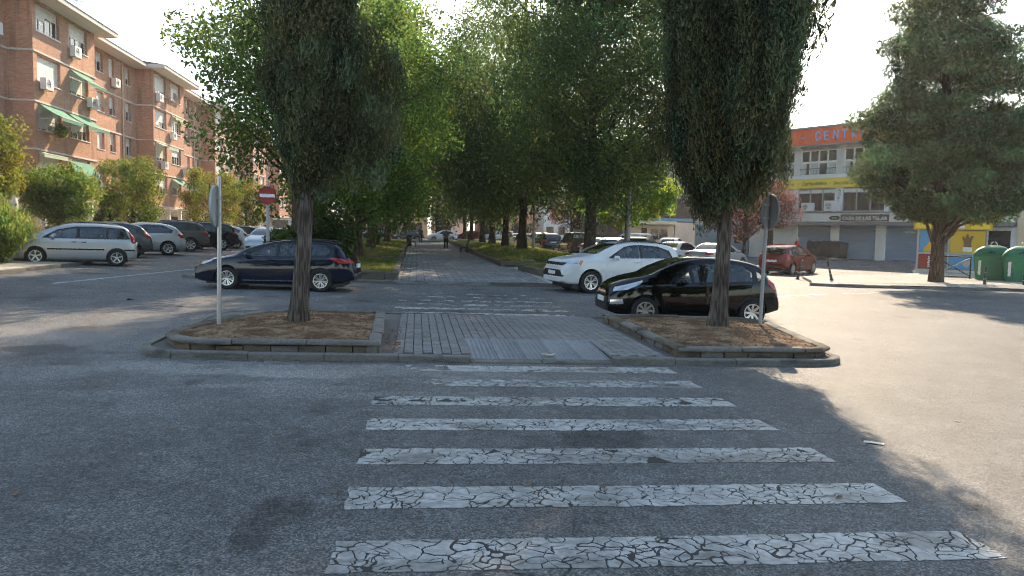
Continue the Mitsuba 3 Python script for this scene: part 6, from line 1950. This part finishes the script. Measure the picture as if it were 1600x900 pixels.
v, f = extrude(sg.Polygon([(-.28, 0), (.28, 0), (.22, .18), (.10, .30), (.03, .45), (-.06, .45), (-.12, .28), (-.24, .16)]).buffer(.02), .006)
obj('printed_figure', (FK(np.stack([-.74 + v[:, 0], .0199 - v[:, 2], 1.12 + v[:, 1]], 1)), f), 'm_bright_yellow', kio)
rd = kp('poster', MB().box(-1.22, -.30, .02, .058, .26, .97), 'm_red', label='red poster with upright white lettering')
sgm = MB()
for i in range(6):
    sgm.box(-.82 + (i % 2) * .03, -.70 - (i % 3) * .02, .008, .0195, .33 + i * .095, .395 + i * .095)
kp('printed_mark', sgm, 'm_white', rd)
for a_, b_, m in ((-1.4, -.75, 'm_yellow'), (-.6, .1, 'm_dark_brown'), (.25, .7, 'm_white'), (.95, 1.75, 'm_yellow')):
    kp('sign_panel', MB().box(a_, b_, -.196, -.181, 2.26, 2.60), m)

# covered bulky thing by the roller doors
q = np.random.default_rng(9)
m = rounded_box(2.7, 1.0, 1.10, .07, 4).refine_to_length(.12)
mm = m.to_mesh(); v = mm.vert_properties[:, :3].copy()
v[:, 2] += .575
sel = v[:, 2] > .2
top_ = .10 * np.sin(v[:, 0] * 2.1 + 1) + .22 * np.exp(-((v[:, 0] + 1.1) / .25) ** 2) - .30 * np.exp(-((v[:, 0] + .75) / .22) ** 2)
v[:, 2] += np.where(v[:, 2] > .7, top_ * .9, 0)
v += (meshkit.fbm(v * [3.5, 3.5, 1.2], 3, 4)[:, None] - .5) * .28 * np.array([.4, 1, .5])
v[:, 2] = np.maximum(v[:, 2], .0)
cv = turned(v, math.degrees(math.atan2(-.867, .4985)), *[float(t) for t in (FS(np.array([[4.9, -1.9, 0]]))[0][:2])], .26)
solo('covered_stall', (cv, mm.tri_verts), 'm_dark_cloth', 'bulky thing under a black cloth cover in front of the blue roller doors', 'covered stall', smooth=True)


# benches along the walkway
def bench(label, x, y, deg):
    k = thing('park_bench', label, 'bench', 'benches along the walkway')
    g = float(ground_z(x, y)) + .10
    Fb = lambda b: (turned(b.get()[0], deg, x, y, g), b.get()[1])
    for i in range(5):
        obj('seat_slat', Fb(MB().box(-.85, .85, -.22 + .095 * i, -.14 + .095 * i, .43, .46)), 'm_dark_brown', k)
    for i in range(4):
        z = .55 + .1 * i
        obj('back_slat', Fb(MB().bar((-.85, .27 + .03 * i, z), (.85, .27 + .03 * i, z), .03, .08)), 'm_dark_brown', k)
    for s in (-.7, .7):
        b = MB().tube([(s, -.22, 0), (s, -.18, .42)], .03, 6).tube([(s, .26, 0), (s, .22, .42), (s, .38, .92)], .03, 6).tube([(s, -.2, .42), (s, .24, .42)], .03, 6)
        obj('leg', Fb(b), 'm_black', k)


bench('dark bench standing at the left edge of the walkway', -.35, 73.0, 90)
bench('dark bench standing at the right edge of the walkway', 3.45, 57.5, -90)
k = thing('litter_bin', 'dark litter bin behind the left bench', 'litter bin')
v, f = lathe([(.001, 0), (.22, 0), (.27, .85), (.30, .86), (.30, .92), (.20, 1.05), (.001, 1.1)], 20)
obj('bin_body', (turned(v, 0, -.75, 75.2, float(ground_z(-.75, 75.2)) + .1), f), 'm_black', k, smooth=35)
obj('bin_post', MB().tube([(-.75, 75.52, 0.05), (-.75, 75.52, 1.3)], .035, 8).get(), 'm_black', k, True)

# small things lying about
q = np.random.default_rng(77)
v = np.array([[-.085, -.03, 0], [.085, -.035, 0], [.088, .03, .003], [-.08, .035, .002], [0, -.032, .004], [0, .032, .006]])
v = turned(v, -35, 4.15, 6.42, float(ground_z(4.15, 6.42)) + .006)
solo('paper_scrap', (v, np.array([[0, 4, 5], [0, 5, 3], [4, 1, 2], [4, 2, 5]])), 'm_paint', 'torn scrap of pale paper lying on the asphalt right of the crosswalk', 'paper')


def curled_leaf(name, label, x, y, s, m, z0, seed, cat='leaf'):
    r = np.random.default_rng(seed)
    u, w = np.meshgrid(np.linspace(-1, 1, 9), np.linspace(-1, 1, 5), indexing='ij')
    wd = .42 * (1 - np.abs(u) ** 1.8)
    v = np.stack([u, w * wd, .25 * u ** 2 + .35 * (w * wd) ** 2 + .06 * np.sin(4 * u)], -1).reshape(-1, 3) * s
    i, j = np.meshgrid(np.arange(8), np.arange(4), indexing='ij')
    a = (i * 5 + j).ravel()
    f = np.vstack([np.stack([a, a + 5, a + 6], 1), np.stack([a, a + 6, a + 1], 1)])
    v = np.vstack([v, v + [0, 0, -.003]]); f = np.vstack([f, f[:, ::-1] + 45])
    solo(name, (turned(v, r.uniform(0, 360), x, y, float(ground_z(x, y)) + z0), f), m, label, cat)


curled_leaf('dry_leaf', 'curled dry leaf lying on the pale dimpled tiles at the kerb', 1.88, 10.75, .11, 'm_sandstone', .075, 1)
curled_leaf('dry_leaf', 'dark scrap of leaf on the left carriageway, farther of two', -6.35, 18.0, .16, 'm_dark_brown', .01, 2)
curled_leaf('dry_leaf', 'dark scrap of leaf on the left carriageway, nearer of two', -4.95, 16.9, .14, 'm_dark_brown', .01, 3)
# leaves blown against the planters and the kerb
b = MB()
for i in range(230):
    if i < 110:
        x, y, z = q.uniform(-.46, -.24), q.uniform(10.7, 13.5), .09
    elif i < 150:
        x, y, z = q.uniform(-2.5, -.5), 10.36 + q.normal(0, .03), .006
    elif i < 190:
        x, y, z = q.uniform(-6, 6), q.uniform(3, 10), .006
    else:
        x, y, z = q.uniform(-1, 4), q.uniform(17, 24), .006
    s = q.uniform(.02, .05); a_ = q.uniform(0, 2 * PI)
    g = float(ground_z(x, y)) + z
    c, d = math.cos(a_) * s, math.sin(a_) * s
    b.add([[x - c, y - d, g + s * .4], [x + d * .5, y - c * .5, g + .004], [x + c, y + d, g + s * .5], [x - d * .5, y + c * .5, g + .008]], [[0, 1, 3], [1, 2, 3]])
solo('leaf_litter', b.get(), 'm_brown', 'scattered dry leaves along the kerb and the planter', 'leaf litter', kind='stuff')
# ================================================================ people
def chain(parts, refine=.03, smooth=6):
    """hulls of spheres along bones, joined to one smooth surface"""
    m = m3.Manifold()
    for bone in parts:
        m = m + m3.Manifold.batch_hull([m3.Manifold.sphere(r, 10).scale(list(sc) if sc else [1, 1, 1]).translate(list(p)) for p, r, sc in bone])
    q = m.refine_to_length(refine).to_mesh()
    t = trimesh.Trimesh(q.vert_properties[:, :3], q.tri_verts, process=True)
    trimesh.smoothing.filter_taubin(t, iterations=smooth)
    return np.array(t.vertices), np.array(t.faces)


def person(label, x, y, deg, h=1.72, stride=.22, shirt='m_shirt_grey', legs='m_trousers', hair='m_hair_dark', z0=.1, group=None, hold=0.0):
    """standing or walking figure facing local -y"""
    k = thing('person', label, 'person', group)
    s = h / 1.72
    g = float(ground_z(x, y)) + z0
    put = lambda n, vf, m: obj(n, (turned(vf[0] * s, deg, x, y, g), vf[1]), m, k, True)
    B = lambda *pts: [(p, r, sc) for p, r, sc in pts]
    hip = {-1: (-.09, 0, .88), 1: (.09, 0, .88)}
    kn = {sx: (sx * .095, -.04 - sx * stride * .45, .49) for sx in (-1, 1)}
    an = {sx: (sx * .10, -sx * stride + (.06 if sx < 0 else 0), .085 + (.04 if sx < 0 else 0) * (stride > .05)) for sx in (-1, 1)}
    sh = {sx: (sx * .185, .01, 1.42) for sx in (-1, 1)}
    el = {sx: (sx * .235, .03 + sx * stride * .35, 1.14) for sx in (-1, 1)}
    wr_ = {sx: (sx * .22, -.05 + sx * stride * .6 - hold, .90 + hold * .6) for sx in (-1, 1)}
    skin = [B(((0, -.015, 1.61), .088, (.86, 1.0, 1.22)), ((0, -.035, 1.55), .062, None)), B(((0, .01, 1.46), .052, None), ((0, -.005, 1.56), .050, None)),
            B(((0, -.105, 1.60), .014, None), ((0, -.118, 1.575), .016, None)), B(((-.08, -.0, 1.60), .018, (.5, 1, 1.6)), ((.08, 0, 1.60), .018, (.5, 1, 1.6)))]
    for sx in (-1, 1):
        w = np.array(wr_[sx])
        skin += [B((el[sx], .040, None), (wr_[sx], .028, None)), B((w, .027, None), (w + [0, -.01, -.085], .030, (.55, 1, 1)))]
        for i, l in enumerate((.062, .072, .068, .054)):
            o = w + [-sx * .004, -.032 + .018 * i, -.10]
            skin.append(B((o, .0095, None), (o + [-sx * .006, .004, -l * .6], .009, None)))
            skin.append(B((o + [-sx * .006, .004, -l * .6], .009, None), (o + [-sx * .018, .006, -l], .0075, None)))
        skin.append(B((w + [0, -.035, -.045], .011, None), (w + [-sx * .012, -.058, -.095], .009, None)))
        skin += [B((an[sx], .04, None), (kn[sx], .055, None))]
    skin += [B(((0, 0, .92), .13, (1, .75, .8)), ((0, .0, 1.36), .13, (1.2, .72, .8)), ((0, .01, 1.46), .05, None))]
    put('body', chain(skin, .035, 3), 'm_skin')
    top_ = [B(((0, 0, .90), .155, (1.05, .78, .6)), ((0, 0, 1.10), .150, (1.05, .80, .9)), ((0, .01, 1.36), .155, (1.2, .78, .75))), B(((-.16, .01, 1.41), .075, None), ((.16, .01, 1.41), .075, None), ((0, .012, 1.455), .075, (1, .9, .6)))]
    for sx in (-1, 1):
        top_.append(B((sh[sx], .078, None), (el[sx], .058, None)))
    put('shirt', chain(top_, .045, 6), shirt)
    tr = [B(((0, 0, .93), .150, (1.05, .80, .7)), ((0, .01, .84), .145, (1.1, .85, .8)))]
    for sx in (-1, 1):
        tr += [B((hip[sx], .105, None), (kn[sx], .075, None)), B((kn[sx], .075, None), (an[sx], .060, None))]
    put('trousers', chain(tr, .045, 6), legs)
    for sx in (-1, 1):
        a = np.array(an[sx])
        put('shoe', chain([B((a + [0, .04, -.045], .04, None), (a + [0, -.10, -.055], .036, (1, 1, .8)), (a + [0, -.16, -.06], .03, (1.1, 1, .7)))], .03, 3), 'm_black')
    hr = chain([B(((0, .015, 1.645), .092, (.9, 1.0, 1.0)), ((0, .05, 1.60), .075, (.95, .8, 1.0)))], .03, 4)
    put('hair', hr, hair)
    face = MB()
    for sx in (-1, 1):
        face.mesh(m3.Manifold.sphere(.009, 10).translate([sx * .031, -.098, 1.618]))
    put('eyes', face.get(), 'm_black')
    put('mouth', (m3.Manifold.sphere(1, 12).scale([.024, .006, .006]).translate([0, -.098, 1.540]).to_mesh().vert_properties[:, :3], m3.Manifold.sphere(1, 12).scale([.024, .006, .006]).to_mesh().tri_verts), 'm_brown')
    return k


person('person in grey top and dark trousers walking on the walkway, the nearer of two', 2.45, 65.8, 0, 1.78, .16, 'm_shirt_grey', hair='m_hair_dark', hold=.06)
person('person in dark teal top walking on the walkway, the farther of two', .45, 93.0, 10, 1.74, .14, 'm_shirt_teal', hair='m_hair_grey')
person('white-haired person in red shirt walking behind the dark red hatchback', 22.0, 42.5, 70, 1.72, .2, 'm_shirt_red', hair='m_hair_grey', z0=.11)
person('person in white shirt standing at the low shop front', 22.3, 74.5, 20, 1.7, .0, 'm_shirt_white', z0=.05)
person('dark-haired person in dark clothes at the low shop front', 23.3, 74.0, -30, 1.74, .0, 'm_shirt_teal', z0=.05)
